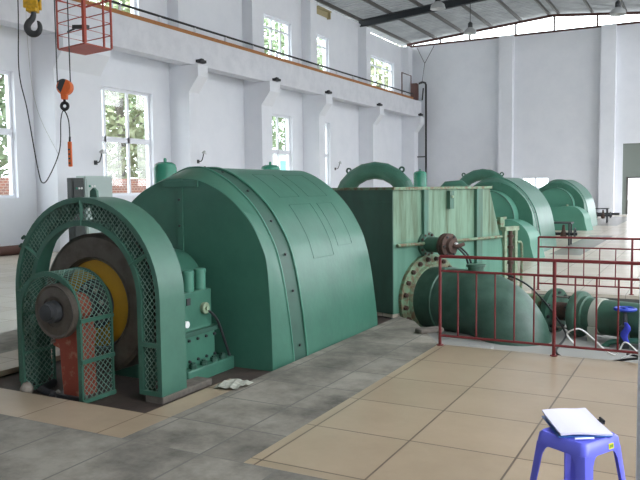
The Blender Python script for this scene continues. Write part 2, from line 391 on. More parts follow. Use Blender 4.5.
# columns with corbels on the left wall, pilasters above
COLS = [(13.5, 15.15), (19.06, 19.6), (23.45, 24.2), (28.07, 28.65), (33.95, 34.5), (39.9, 40.5)]
mb = MB()
for a, b in [(8.2, 9.0)] + COLS:
    mb.span((WX, a, 0), (-14.85, b, 5.62))
    mb.prism([(-14.85, 4.75), (-14.47, 5.25), (-14.47, 5.62), (-14.85, 5.62)], fxz, a, b)
    mb.span((WX, a, 5.62), (-15.2, b, 9.68 if a > 33 else 9.9))
struct(mb.build('wall_left_columns', 'wall', origin=(0, 0, 0)))
mb = MB(); mb.span((-15.2, -2.5, 5.63), (-14.7, 40.7, 6.56)); struct(mb.build('trim_crane_beam', 'beam', origin=(0, 0, 0), bevel=.015))

def window(k, a, b, z0, z1, cols, rows, f, w, depth=.08, t=.08):
    mb = MB()
    P = lambda u0, u1, v0, v1: mb.prism([(u0, v0), (u1, v0), (u1, v1), (u0, v1)], f, w - depth, w)
    P(a, a + t, z0, z1); P(b - t, b, z0, z1); P(a + t, b - t, z0, z0 + t); P(a + t, b - t, z1 - t, z1)
    for i in range(1, cols): u = a + (b - a) * i / cols; P(u - t / 2, u + t / 2, z0 + t, z1 - t)
    for zr, tt in rows: P(a + t, b - t, zr - tt / 2, zr + tt / 2)
    o = struct(mb.build('window_%d' % k, 'frame'))
    g = MB(); g.prism([(a + t, z0 + t), (b - t, z0 + t), (b - t, z1 - t), (a + t, z1 - t)], f, w - depth / 2 - .004, w - depth / 2 + .004)
    g.build('pane', 'glass', o)
    return o
k = 1
for a, b in LOW: window(k, a, b, 1.42, 4.65, 3 if b - a > 2 else 2, [(3.12, .16)], fyz, WX - .12); k += 1
for a, b in UP: window(k, a, b, 6.9, 8.57, 3 if b - a > 1.5 else 1, [(8.12, .06)], fyz, WX - .12); k += 1
window(k, -8.98, -7.45, 1.42, 2.06, 2, [], fxz, 41.2); k += 1
# roof
EZ, RX, RZ = 10.1, -7.4, 10.82
zr = lambda x: RZ - abs(x - RX) * (RZ - EZ) / (8.25)
mb = MB()
prof = []
nx = 2
xs = [WX - .9, RX, 1.9]
ys = []; y = -2.8
rings = []
while y < 42.2:
    for dy, dz in ((0, 0), (.10, 0), (.12, .06), (.22, .06), (.24, 0)):
        yy = y + dy
        rings.append([Vector((x, yy, zr(x) + .16 + dz)) for x in xs])
    y += .33
mb.loft(rings, closed=False)
o = mb.build('ceiling', 'roof', origin=(0, 0, 0)); struct(o)
sm = o.modifiers.new('solidify', 'SOLIDIFY'); sm.thickness = .012
mb = MB()
for x in (-15.75, -14.1, -12.45, -10.8, -9.15, -7.62, -7.12, -5.4, -3.75, -2.1, -.45):
    mb.span((x - .04, -2.4, zr(x) - .02), (x + .04, 41.6, zr(x) + .15))
struct(mb.build('ceiling_purlins', 'purlin', origin=(0, 0, 0)))
mb = MB()
for y in (4.5, 9.0, 13.9, 19.3, 24, 28.5, 34.3):
    for sx in (-1, 1):
        xe = WX - .1 if sx < 0 else .9
        for (d0, d1, w) in ((-.36, -.32, .11), (-.05, -.01, .11), (-.32, -.05, .03)):
            mb.prism([(xe, zr(xe) + d0), (RX, zr(RX) + d0), (RX, zr(RX) + d1), (xe, zr(xe) + d1)], fxz, y - w, y + w)
    mb.span((WX - .25, y - .12, zr(WX) - .42), (WX + .1, y + .12, zr(WX) - .3))
struct(mb.build('ceiling_rafters', 'roofsteel', origin=(0, 0, 0)))
mb = MB()
mb.span((WX - .1, 41.02, 9.78), (1.6, 41.17, 9.92))
for sx in (-1, 1):
    xe = WX - .1 if sx < 0 else 1.6
    mb.prism([(xe, zr(xe) - .16), (RX, zr(RX) - .16), (RX, zr(RX) - .03), (xe, zr(xe) - .03)], fxz, 41.05, 41.17)
for x in (-13.7, -11.95, -9.35, -7.3, -5.1, -2.6, -.2): mb.span((x - .045, 41.06, 9.9), (x + .045, 41.16, zr(x) - .05))
o = struct(mb.build('window_gable', 'brownsteel', origin=(0, 0, 0)))
g = MB(); g.prism([(WX, 9.9), (1.6, 9.9), (1.6, zr(1.6) - .1), (RX, RZ - .1), (WX, zr(WX) - .1)], fxz, 41.1, 41.108); g.build('pane', 'glass', o)
# gate recess in the far wall with an open doorway
mb = MB()
mb.span((-3.75, 41.16, 1.98), (-.3, 41.24, 3.72)); mb.span((-3.75, 41.16, 0), (-3.56, 41.24, 1.98))
for x in (-3.0, -2.2, -1.4): mb.span((x - .02, 41.14, 1.98), (x + .02, 41.16, 3.72))
mb.span((-1.2, 41.16, 0), (-.3, 41.24, 1.98))
o = struct(mb.build('door_1', 'gate'))
fr = MB(); fr.span((-3.56, 41.12, 0), (-3.46, 41.26, 1.98)); fr.span((-3.46, 41.12, 1.9), (-1.2, 41.26, 1.98)); fr.build('door_frame', 'purlin', o)
mb = MB(); mb.span((-9.38, 40.97, 0), (-4.87, 41, .12)); mb.span((-4.85, 40.52, 0), (-3.8, 40.55, .12)); struct(mb.build('baseboard_far', 'darksteel', origin=(0, 0, 0)))
mb = MB(); mb.span((-.103, 1.5, 0), (.05, 1.62, 1.45)); struct(mb.build('trim_door_post', 'jamb', bevel=.006))

# ------------------------------------------------------------------ outdoors beyond the windows
mb = MB(); mb.span((-80, -20, -.35), (60, 90, -.2)); struct(mb.build('floor_outdoors', 'ground', origin=(0, 0, 0)))
mb = MB(); mb.span((-18.6, 2, -.2), (-18.3, 30, 2.0)); tag(mb.build('garden_wall', 'brick'), 'red brick wall standing outside behind the tall left windows', 'wall')
def tree(x, y, h, rr, m, label):
    t = thing('leafy_tree', (x, y, -.2), label, 'tree')
    tr = MB(); tr.tube([(x, y, -.2), (x + .1, y, h * .4), (x, y + .2, h * .8)], [.22, .16, .06], 8)
    for a in range(5):
        an = a * 1.26; tr.tube([(x, y, h * (.3 + .08 * a)), (x + math.cos(an) * rr * .6, y + math.sin(an) * rr * .6, h * (.5 + .08 * a))], [.08, .03], 6)
    tr.build('trunk', 'bark', t, smooth=60)
    lf = MB()
    for i in range(3600):
        th = rnd.uniform(0, 2 * PI); ph = math.acos(rnd.uniform(-1, 1)); q = rnd.uniform(.55, 1) * (1 + .25 * math.sin(5 * th + 3 * ph))
        c = Vector((x + rr * q * math.sin(ph) * math.cos(th), y + rr * q * math.sin(ph) * math.sin(th), h * .55 + h * .47 * q * math.cos(ph)))
        a = Vector((rnd.gauss(0, 1), rnd.gauss(0, 1), rnd.gauss(0, .6))).normalized(); b = a.orthogonal().normalized(); s = rnd.uniform(.12, .28) * (rr / 3.4)
        lf.add([c - a * s, c + b * s * .5 + a.cross(b) * s * .15, c + a * s, c - b * s * .5 + a.cross(b) * s * .15], [(0, 1, 2, 3)])
    lf.build('foliage', m, t)
for x, y, h, rr, m, lb in (
    (-21.5, 15.2, 9.5, 3.0, 'leaf', 'green tree outside the leftmost tall window'),
    (-23, 24.5, 10.5, 3.4, 'leafy', 'yellow green tree filling the tall window behind the generator'),
    (-30, 36, 17, 4.8, 'leaf', 'green tree outside the upper window nearest the orange cage'),
    (-33, 56, 18, 5.4, 'leaf', 'pale green tree outside the middle upper window'),
    (-30, 70, 17, 5.6, 'leafy', 'pale tree outside the upper window nearest the far wall')): tree(x, y, h, rr, m, lb)
t = thing('building', (-24, 41, -.2), 'pale building with teal doors seen through the third tall window', 'building')
mb = MB(); mb.span((-27, 36, -.2), (-22, 46, 3.6)); mb.build('wall', 'white', t)
for y in (36.7, 38.6, 40.5):
    mb = MB(); mb.span((-22.06, y, -.2), (-21.98, y + .9, 3.2)); mb.build('door', 'teal', t)
mb = MB(); mb.span((-27.3, 35.7, 3.6), (-21.5, 46.3, 3.8)); mb.build('roof', 'gate', t)

# ------------------------------------------------------------------ generator unit
CX = -4.42
MAIN = [(1.09, 0), (1.05, .35), (1.0, .69), (.945, .93), (.87, 1.13), (.71, 1.385), (.52, 1.575), (.31, 1.72), (.12, 1.80), (0, 1.812)]
FRONT = [(1.01, 0), (.995, .48), (.965, .9), (.915, 1.07), (.81, 1.27), (.66, 1.435), (.52, 1.545), (.37, 1.625), (.2, 1.685), (0, 1.703)]
def profile(half, zb, n=5):
    h = smooth_poly(half, n); h[0] = (h[0][0], zb)
    r = [(CX + d, z) for d, z in h]; l = [(CX - d, z) for d, z in h[:-1]][::-1]
    return r + l
def generator(label, group=None):
    t = thing('generator_housing', (CX, 6.6, PZ), label, 'generator', group)
    pm = profile(MAIN, PZ); pf = profile(FRONT, PZ)
    at = lambda pl, y, s=1.0: [Vector((CX + (x - CX) * s, y, z if z <= PZ else PZ + (z - PZ) * s)) for x, z in pl]
    mb = MB(); mb.loft([at(pm, 6.0), at(pm, 7.72)], closed=True, caps=True); mb.build('cover', 'green', t, smooth=35)
    mb = MB(); mb.loft([at(pm, 5.75, .992), at(pm, 6.0, .992)], True, True); mb.build('seam_band', 'green_dk', t, smooth=35)
    mb = MB(); mb.loft([at(pf, 5.5), at(pf, 5.51, 1.004), at(pm, 5.73, .997), at(pm, 5.75)], True, True); mb.build('end_bell', 'green', t, smooth=35)
    for y in (5.745, 6.005):
        mb = MB(); mb.tube(at([p for p in pm], y, 1.002), .009, 6); mb.build('edge_bead', 'green_lt', t, smooth=60)
    mb = MB(); mb.span((CX - .035, 5.485, PZ), (CX + .035, 5.5, 1.69))
    mb.build('joint_strip', 'green', t, bevel=.003)
    mb = MB(); mb.span((CX - .2, 5.482, 1.62), (CX + .22, 5.502, 1.68)); mb.build('top_strap', 'green', t, bevel=.003)
    for z in (.5, .75, 1.0, 1.25, 1.5): MB().hexbolt((CX, 5.486, z), (0, -1, 0), .012, .015).build('bolt', 'darksteel', t)
    for i in range(2, len(pm) - 2, 7):
        x, z = pm[i]
        nv = Vector((x - CX, 0, z * .4)).normalized()
        MB().hexbolt((x, 5.88, z), nv, .014, .014).build('bolt', 'darksteel', t)
    # rectangular cover plates outlined on the housing top
    def onskin(i0, i1, y0, y1):
        m2 = MB()
        a = [Vector((pm[i][0], 0, pm[i][1])) for i in range(i0, i1 + 1)]
        up = [p + Vector((p.x - CX, 0, p.z * .5)).normalized() * .003 for p in a]
        m2.tube([p + Vector((0, y0, 0)) for p in up] + [p + Vector((0, y1, 0)) for p in up[::-1]], .0016, 4, closed=True)
        m2.build('plate_seam', 'plate', t)
    onskin(28, 36, 6.35, 6.75); onskin(28, 36, 6.95, 7.4); onskin(14, 26, 6.4, 6.85); onskin(16, 26, 7.0, 7.35)
    return t
unit1 = generator('big dark green arched generator housing behind the mesh flywheel guard in the foreground')
# paint scar on the nearest housing
mb = MB()
import itertools
mb.prism([(.0, .0), (.05, .03), (.11, .02), (.16, -.03), (.12, -.05), (.06, -.02), (.02, -.03)],
         lambda u, v, w: Vector((-3.945 + v * .75, 6.2 + u, 1.557 - v * .66 + w)), 0, .004)
mb.build('bare_patch', 'iron', unit1)

# ------------------------------------------------------------------ flywheel guard (open mesh, first unit)
ZC = .73
def arch(Rr, z0=PZ, n=28, cx=None, zc=None, zr0=None):
    cx = CX if cx is None else cx
    zc = ZC if zc is None else zc; zr0 = z0 if zr0 is None else zr0
    return [(cx + Rr, zr0), (cx + Rr, zr0 + (zc - zr0) * .5)] + [(cx + Rr * math.cos(PI * k / n), zc + Rr * math.sin(PI * k / n)) for k in range(n + 1)] + [(cx - Rr, z0 + (zc - z0) * .5), (cx - Rr, z0)]
YG, YB = 4.26, 4.56
ZC = .745
CXK = CX; CX = -4.445
t = thing('flywheel_guard', (CX, 4.4, PZ), 'green arched flywheel guard with open mesh front in the foreground', 'machine guard')
MB().ring(arch(.80, PZ, zr0=.0), arch(.79, PZ, zr0=.0), fxz, YG, YB).build('skin', 'guard', t, smooth=35)
MB().ring(arch(.79, PZ, zr0=.0), arch(.757, PZ, zr0=.0), fxz, YG, YG + .03).build('outer_frame', 'guard', t, smooth=35)
MB().ring(arch(.615, PZ, zr0=.0), arch(.57, PZ, zr0=.0), fxz, YG, YG + .015).build('inner_frame', 'guard', t, smooth=35)
MB().ring(arch(.615, PZ, zr0=.0), arch(.607, PZ, zr0=.0), fxz, YG + .015, YG + .14).build('inner_hoop', 'guard', t, smooth=35)
MB().ring(arch(.79, PZ, zr0=.0), arch(.735, PZ, zr0=.0), fxz, YB - .04, YB).build('rear_frame', 'guard', t, smooth=35)
MB().ring(arch(.785, PZ, zr0=.0)[:19], arch(.54, PZ, zr0=.0)[:19], fxz, YB - .03, YB - .015).build('rear_shade_plate', 'green_dk', t, smooth=35)  # dark plate added to stand for the shade seen behind the mesh
def in_ring(r0, r1):
    def f(x, z):
        d = math.hypot(x - CX, z - ZC) if z > ZC else abs(x - CX)
        return r0 < d < r1 and z > (.0 if x > CX else PZ)
    return f
mb = MB(); diamond(mb, lambda u, v, w: Vector((u, YG + .02 + w, v)), in_ring(.61, .76), CX - .8, CX + .8, PZ, 1.55, .045, .052, .005)
mb.build('mesh_panel', 'guard_mesh', t)
for deg in (90, 150, 28, 180 - 28 - 90 + 118):
    a = R(deg); c, s_ = math.cos(a), math.sin(a)
    mb = MB(); mb.tube([(CX + .57 * c, YG + .012, ZC + .57 * s_), (CX + .78 * c, YG + .012, ZC + .78 * s_)], .018, 4); mb.build('cross_bar', 'guard', t)
for sx in (-1, 1):
    for z in (.38, .0 if sx > 0 else -.04):
        mb = MB(); mb.span((CX + sx * .575, YG - .002, z), (CX + sx * .79, YG + .026, z + .035)); mb.build('cross_bar', 'guard', t)
mb = MB(); mb.prism([(-.04, 0), (.04, 0), (.035, .06), (.0, .085), (-.035, .06)], lambda u, v, w: Vector((CX + u, 4.42 + w, ZC + .79 + v)), -.012, .012); mb.build('lifting_lug', 'guard', t)
a = R(152); c, s_ = math.cos(a), math.sin(a)
mb = MB()
for dz in (0, .07): mb.tube([(CX + .79 * c + dz * .5, YG + .04, ZC + .79 * s_ + dz), (CX + .85 * c + dz * .5, YG + .04, ZC + .84 * s_ + dz), (CX + .875 * c + dz * .5, YG + .04, ZC + .80 * s_ + dz)], .014, 6)
mb.build('hinge_hook', 'green_dk', t)

mb = MB(); mb.span((-3.82, 4.262, PZ), (-3.642, 4.9, -.002)); struct(mb.build('trim_guard_curb', 'curb', bevel=.01))
CX = CXK
# flywheel with shaft and front wheel
AX = (0, 1, 0); ZS = .665
t = thing('flywheel', (CX, 4.4, PZ), 'dark steel flywheel with ochre web inside the mesh guard', 'flywheel')
mb = MB(); mb.lathe([(.36, .0), (.365, -.05), (.385, -.075), (.395, -.06), (.46, -.065), (.55, -.06), (.58, -.04), (.585, .17), (.36, .18), (.36, 0)], (CX, 4.41, ZS), AX, 64, caps=False); mb.build('rim', 'iron', t, smooth=30)
mb = MB(); mb.lathe([(.36, .02), (.36, -.02), (.2, -.045), (.2, .02)], (CX, 4.41, ZS), AX, 48); mb.build('web', 'yellow', t, smooth=30)
mb = MB(); mb.lathe([(.21, .05), (.21, -.07), (.17, -.1), (.17, -.14), (.09, -.16), (.09, .3)], (CX, 4.44, ZS), AX, 36); mb.build('hub', 'darksteel', t, smooth=30)
for i in range(8):
    a = i * PI / 4 + .2; MB().hexbolt((CX + .145 * math.cos(a), 4.31, ZS + .145 * math.sin(a)), (0, -1, 0), .022, .04).build('bolt', 'steel', t)
mb = MB(); mb.lathe([(.07, 0), (.07, 1.15)], (CX, 3.93, ZS), AX, 24); mb.build('shaft', 'darksteel', t, smooth=40)
mb = MB(); mb.lathe([(.12, .05), (.205, .05), (.215, .035), (.215, -.02), (.205, -.03), (.19, -.02), (.12, -.03), (.12, .05)], (CX, 3.96, ZS), AX, 40, caps=False)
mb.lathe([(.13, .03), (.13, -.02)], (CX, 3.96, ZS), AX, 30); mb.build('front_wheel', 'iron', t, smooth=30)
mb = MB(); mb.lathe([(.09, 0), (.085, -.06), (.065, -.075), (.065, -.1), (.03, -.11)], (CX, 3.95, ZS), AX, 30); mb.build('end_cap', 'darksteel', t, smooth=30)

# red pedestal under the shaft end
t = thing('bearing_pedestal', (CX + .01, 4.12, PZ), 'red oxide pedestal under the small front wheel of the flywheel', 'pedestal')
mb = MB(); mb.prism([(CX - .07, PZ), (CX + .14, PZ), (CX + .13, .38), (CX + .15, .46), (CX + .12, ZS - .1), (CX - .06, ZS - .1), (CX - .09, .46), (CX - .17, .43), (CX - .17, .36), (CX - .1, .34)], fxz, 4.06, 4.22); mb.build('body', 'pedestal', t, bevel=.01)
mb = MB(); mb.lathe([(.115, 0), (.115, .14)], (CX, 4.07, ZS), AX, 28); mb.build('bearing_shell', 'pedestal', t, smooth=40)
mb = MB(); mb.span((CX - .16, 4.03, PZ), (CX + .2, 4.25, PZ + .035)); mb.build('foot', 'darksteel', t, bevel=.005)
for sx in (-.13, .17): MB().hexbolt((CX + sx, 4.06, PZ + .03), (0, 0, 1), .018, .03).build('bolt', 'steel', t)
MB().hexbolt((CX - .15, 4.06, .4), (0, -1, 0), .018, .03).build('bolt', 'steel', t)

# small arched cage in front of the shaft end
CR, CZ, Y0, Y1, CC = .345, .625, 3.98, 4.33, -4.54
t = thing('shaft_cage', (CC, 4.14, PZ), 'small green arched mesh cage around the flywheel shaft end', 'machine guard')
carch = lambda r: arch(r, PZ, 20, CC, CZ)
MB().ring(carch(CR), carch(CR - .04), fxz, Y0, Y0 + .02).build('front_hoop', 'guard', t, smooth=35)
MB().ring(carch(CR), carch(CR - .02), fxz, Y1 - .02, Y1).build('rear_hoop', 'guard', t, smooth=35)
for sx in (-1, 1):
    for z in (.58, .26, PZ + .01):
        mb = MB(); mb.span((CC + sx * CR - .012, Y0, z), (CC + sx * CR + .012, Y1, z + .03)); mb.build('side_bar', 'guard', t)
Ltot = 2 * (CZ - PZ) + PI * CR
def cmap(u, v, w):
    s = u; l = CZ - PZ; r = CR - .01 + w
    if s < l: return Vector((CC + r, v, PZ + s))
    if s > l + PI * CR: return Vector((CC - r, v, PZ + Ltot - s))
    a = (s - l) / CR; return Vector((CC + r * math.cos(a), v, CZ + r * math.sin(a)))
mb = MB(); diamond(mb, cmap, lambda u, v: Y0 < v < Y1 and 0 < u < Ltot, 0, Ltot, Y0, Y1, .052, .052, .0042); mb.build('mesh_panel', 'guard_mesh', t)

# bearing block between guard and generator
t = thing('bearing_block', (CX, 5.1, PZ), 'green bearing block with two oil cups between guard and generator', 'bearing')
mb = MB(); mb.span((-5.0, 4.78, PZ), (-3.8, 5.46, .06)); mb.build('base', 'green', t, bevel=.012)
mb = MB(); mb.prism([(-4.9, .06), (-3.87, .06), (-3.87, .36), (-3.9, .38), (-3.9, .71), (-4.87, .70), (-4.87, .38), (-4.92, .36)], fxz, 4.82, 5.26); mb.build('body', 'green', t, bevel=.012)
mb = MB(); mb.prism([(CX + .33 * math.cos(PI * k / 20), .69 + .35 * math.sin(PI * k / 20)) for k in range(21)], fxz, 4.86, 5.4); mb.build('cap', 'green', t, smooth=35, bevel=.008)
mb = MB(); mb.span((-3.92, 4.82, .335), (-3.85, 5.3, .375)); mb.build('flange', 'green_dk', t)
for y in (4.9, 5.05, 5.2, 5.33): MB().hexbolt((-3.84, y, .06), (0, 0, 1), .035, .05).build('bolt', 'green_dk', t)
for y in (4.88, 5.0, 5.12, 5.24): MB().hexbolt((-3.868, y, .3), (1, 0, 0), .014, .02).build('bolt', 'darksteel', t)
for y in (4.88, 5.0, 5.12, 5.24): MB().hexbolt((-3.868, y, .12), (1, 0, 0), .014, .02).build('bolt', 'darksteel', t)
for y in (5.0, 5.17):
    mb = MB(); mb.lathe([(.05, 0), (.052, .15), (.056, .15), (.056, .175), (.045, .185)], (-3.955, y, .71), (0, 0, 1), 20); mb.build('oil_cup', 'green_lt', t, smooth=35)
mb = MB(); mb.lathe([(.052, 0), (.052, .03), (.045, .035), (.02, .035), (.02, .05)], (-3.9, 5.14, .545), (1, 0, 0), 24); g_ = mb.build('gauge', 'cream', t, smooth=35)
mb = MB(); mb.lathe([(.03, 0), (.03, .025)], (-3.9, 4.88, .44), (1, 0, 0), 16); mb.build('oil_sight', 'white', t, smooth=35)
mb = MB(); mb.span((-3.905, 4.9, .6), (-3.892, 4.95, .66)); mb.build('name_plate', 'darksteel', t)
mb = MB(); mb.torus((-4.18, 4.86, 1.03), (.5, 1, 0), .04, .01); mb.build('lifting_eye', 'steel', t, smooth=60)
mb = MB(); mb.tube(curve3([(-3.87, 5.16, .53), (-3.84, 5.26, .42), (-3.83, 5.36, .2), (-3.84, 5.44, .06)]), .012, 6); mb.build('drain_pipe', 'darksteel', t, smooth=60)

# ------------------------------------------------------------------ turbine casing, turned 21.5 degrees
h = R(68.5); D = Vector((math.cos(h), math.sin(h), 0)); NN = Vector((math.sin(h), -math.cos(h), 0)); CO = Vector((-3.4, 8.38, 0))
F = lambda s, n, z: CO + D * s + NN * n + Vector((0, 0, z))
fsz = lambda n: (lambda u, v, w: F(u, w, v))
FF = lambda u, v, w: F(u, w, v)           # poly in (s, z), w along the normal
ROT = Matrix.Rotation(h - PI / 2, 3, 'Z')  # local x -> NN, local y -> D
t = thing('turbine_casing', F(1.1, -1.1, 0), 'tall faded green steel turbine casing with ribs behind the generator', 'turbine casing')
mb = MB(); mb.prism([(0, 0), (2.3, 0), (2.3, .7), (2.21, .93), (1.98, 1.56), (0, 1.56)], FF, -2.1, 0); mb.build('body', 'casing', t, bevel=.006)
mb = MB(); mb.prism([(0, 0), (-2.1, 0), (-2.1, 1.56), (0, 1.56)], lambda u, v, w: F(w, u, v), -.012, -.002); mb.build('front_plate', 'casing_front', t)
mb = MB(); mb.prism([(-.02, 1.56), (2.0, 1.56), (2.0, 1.595), (-.02, 1.595)], FF, -2.12, .03); mb.build('top_flange', 'rustgreen', t)
for s0, s1, dep in ((.525, .61, .05), (1.625, 1.755, .05)):
    mb = MB(); mb.prism([(s0, .1), (s1, .1), (s1, 1.56), (s0, 1.56)], FF, 0, dep); mb.build('rib', 'casing_rib', t, bevel=.004)
mb = MB(); mb.prism([(1.03, 1.3), (1.12, 1.3), (1.12, 1.54), (1.03, 1.54)], FF, 0, .06); mb.build('hanging_bracket', 'casing_rib', t, bevel=.004)
mb = MB(); mb.lathe([(.02, .06), (.02, .075)], F(1.075, 0, 1.46), NN, 12); mb.build('bolt', 'cream', t)
mb = MB(); mb.tube([F(.02, .05, .866), F(2.2, .05, .866)], .022, 10)
for s in (.1, 1.0, 1.95): mb.tube([F(s, 0, .866), F(s, .05, .866)], .012, 6)
mb.build('hand_pipe', 'rustgreen', t, smooth=50)
mb = MB(); mb.prism([(.02, 1.4), (.5, 1.4), (.5, 1.42), (.02, 1.42)], lambda u, v, w: F(w, -u, v), -.012, 0); mb.build('side_seam', 'casing_rib', t)
# stub flange with rusty valve
t2 = thing('stub_valve', F(.615, .1, .68), 'rusty flanged stub valve on the casing above the big pipe', 'valve')
CS = F(.615, 0, .85)
mb = MB(); mb.lathe([(.165, .0), (.165, .035), (.1, .04), (.1, .3)], CS, NN, 28); mb.build('stub_pipe', 'pipe', t2, smooth=35)
mb = MB(); mb.lathe([(.15, .30), (.155, .31), (.155, .345), (.14, .35), (.14, .36), (.155, .365), (.155, .4), (.1, .41), (.09, .45), (.04, .45)], CS, NN, 24); mb.build('end_flange', 'rust', t2, smooth=35)
for i in range(12):
    a = i * PI / 6; o = D * math.cos(a) + Vector((0, 0, 1)) * math.sin(a)
    MB().hexbolt(CS + o * .135 + NN * .035, NN, .018, .025).build('bolt', 'rust', t2)
    if i % 2 == 0: MB().hexbolt(CS + o * .125 + NN * .4, NN, .017, .025).build('bolt', 'darksteel', t2)
mb = MB(); mb.tube([CS + NN * .45, CS + NN * .5 + D * .03, CS + NN * .52 + D * .12 + Vector((0, 0, .02))], .025, 8); mb.build('lever', 'rust', t2, smooth=50)
mb = MB(); mb.lathe([(.022, 0), (.022, .03)], CS + NN * .46 + D * .03 + Vector((0, 0, .02)), NN, 10); mb.build('plug', 'white', t2)
mb = MB()
for k, dx in enumerate((0, .06)):
    mb.tube(curve3([CS + NN * .44 + D * (.05 + dx), CS + NN * .52 + D * (.14 + dx) + Vector((0, 0, -.12)), CS + NN * .5 + D * (.25 + dx) + Vector((0, 0, -.27))]), .014, 6)
mb.build('hose', 'black', t2, smooth=50)

# big inlet pipe
ZP = .15; SP = .66
t = thing('inlet_pipe', F(SP, 1.37, -1.4), 'big green inlet pipe bending down from bolted flange on the casing', 'pipe')
path = [F(SP, .06, ZP), F(SP, .4, ZP), F(SP, .8, ZP)] + [F(SP, .8 + .57 * math.sin(a), ZP - .57 + .57 * math.cos(a)) for a in [PI / 2 * k / 14 for k in range(1, 15)]] + [F(SP, 1.37, -1.0), F(SP, 1.37, -1.4)]
mb = MB(); mb.tube(path, .41, 48); mb.build('elbow', 'elbow', t, smooth=40)
mb = MB(); mb.lathe([(.41, 0), (.57, 0), (.57, .05), (.44, .055), (.425, .09), (.41, .1)], F(SP, 0, ZP), NN, 56); mb.build('flange', 'rustgreen', t, smooth=35)
mb = MB(); mb.lathe([(.40, .34), (.425, .35), (.425, .375), (.40, .385)], F(SP, 0, ZP), NN, 48, caps=False); mb.build('weld_collar', 'pipe', t, smooth=35)
for i in range(20):
    a = 2 * PI * (i + .5) / 20; MB().hexbolt(F(SP, .05, ZP) + (D * math.cos(a) + Vector((0, 0, 1)) * math.sin(a)) * .51, NN, .032, .05).build('bolt', 'rust', t)
mb = MB(); mb.lathe([(.1, 0), (.1, .06), (.12, .06), (.12, .09), (.03, .1)], F(SP + .06, .72, ZP + .39), (0, 0, 1), 20); mb.build('inspection_boss', 'pipe', t, smooth=35)

# second nozzle pipe with coupling
S2, Z2 = 1.35, .065
t = thing('nozzle_pipe', F(S2, 1.8, Z2 - .2), 'green nozzle pipe with open bolted coupling inside the railing pit', 'pipe')
c0 = F(S2, 0, Z2)
def lat(name, prof, m, n=36): mb = MB(); mb.lathe(prof, c0, NN, n); return mb.build(name, m, t, smooth=35)
lat('rear_pipe', [(.17, .0), (.17, 1.32)], 'rustgreen')
lat('rear_flange', [(.17, 1.36), (.26, 1.39), (.275, 1.41), (.275, 1.47), (.18, 1.475)], 'pipe')
lat('coupling_sleeve', [(.11, 1.47), (.11, 1.74)], 'rust')
lat('front_flange', [(.17, 1.725), (.265, 1.73), (.275, 1.74), (.275, 1.80), (.262, 1.82), (.225, 1.83), (.225, 1.88), (.205, 1.89)], 'pipe')
lat('body_pipe', [(.205, 1.86), (.205, 3.6)], 'pipe')
lat('strap', [(.208, 1.98), (.216, 1.985), (.216, 2.075), (.208, 2.08)], 'strap')
mb = MB(); mb.prism([(1.98, -1.4), (2.08, -1.4), (2.08, Z2 - .1), (1.98, Z2 - .1)], lambda u, v, w: F(S2 - .2 + w, u, v), -.012, .012); mb.build('strap_tail', 'strap', t)
for i in range(10):
    a = 2 * PI * i / 10 + .2; o = (D * math.cos(a) + Vector((0, 0, 1)) * math.sin(a)) * .225
    MB().hexbolt(c0 + o + NN * 1.45, NN, .022, .05).build('bolt', 'darksteel', t); MB().hexbolt(c0 + o + NN * 1.735, -NN, .022, .05).build('bolt', 'darksteel', t)
    if i % 3 == 0:
        mb = MB(); mb.tube([c0 + o + NN * 1.47, c0 + o + NN * 1.73], .012, 6); mb.build('tie_rod', 'steel', t)
# gate valve with blue handwheel and bypass pipe
vb = F(S2 - .12, 2.45, Z2 + .05)
t = thing('bypass_valve', F(S2 - .3, 2.45, -.1), 'small bypass valve with blue handwheel on the nozzle pipe', 'valve')
mb = MB(); mb.lathe([(.035, -.3), (.05, -.25), (.055, -.16), (.04, -.1), (.06, -.08), (.06, -.04), (.03, -.02), (.02, .12)], F(S2 - .26, 2.45, .08), (0, 0, 1), 16); mb.build('valve_body', 'darksteel', t, smooth=40)
wc = F(S2 - .26, 2.45, .235)
mb = MB(); mb.torus(wc, (0, 0, 1), .105, .018, 28, 8)
for a in range(4): mb.tube([wc, wc + Vector((math.cos(a * PI / 2 + .4), math.sin(a * PI / 2 + .4), 0)) * .105], .012, 6)
mb.lathe([(.028, -.03), (.028, .02)], wc, (0, 0, 1), 12); mb.build('handwheel', 'blue', t, smooth=50)
mb = MB(); q = F(S2 - .26, 2.45, -.13)
mb.tube(curve3([q + NN * .9 + Vector((0, 0, .12)), q + NN * .3 + Vector((0, 0, .05)), q - NN * .05, q - NN * .18 - D * .05 + Vector((0, 0, -.05)), q - NN * .26 - D * .08 + Vector((0, 0, -.25)), q - NN * .26 - D * .08 + Vector((0, 0, -1.2))]), .032, 10); mb.build('bypass_pipe', 'green', t, smooth=50)
mb = MB(); rg = []
for k in range(8):
    zz = -.02 - .03 * k * 1.0; w_ = .02 + .025 * math.sin(min(1, k / 6) * PI * .8)
    c_ = F(S2 - .34, 2.5 + .02 * math.sin(k), .12 + zz)
    rg.append([c_ + NN * math.cos(a) * w_ + D * math.sin(a) * w_ * .5 for a in [2 * PI * i / 10 for i in range(10)]])
mb.loft(rg, True, True); tag(mb.build('rag', 'cloth', smooth=60), 'bright blue rag hanging from the bypass valve under the blue handwheel', 'rag')
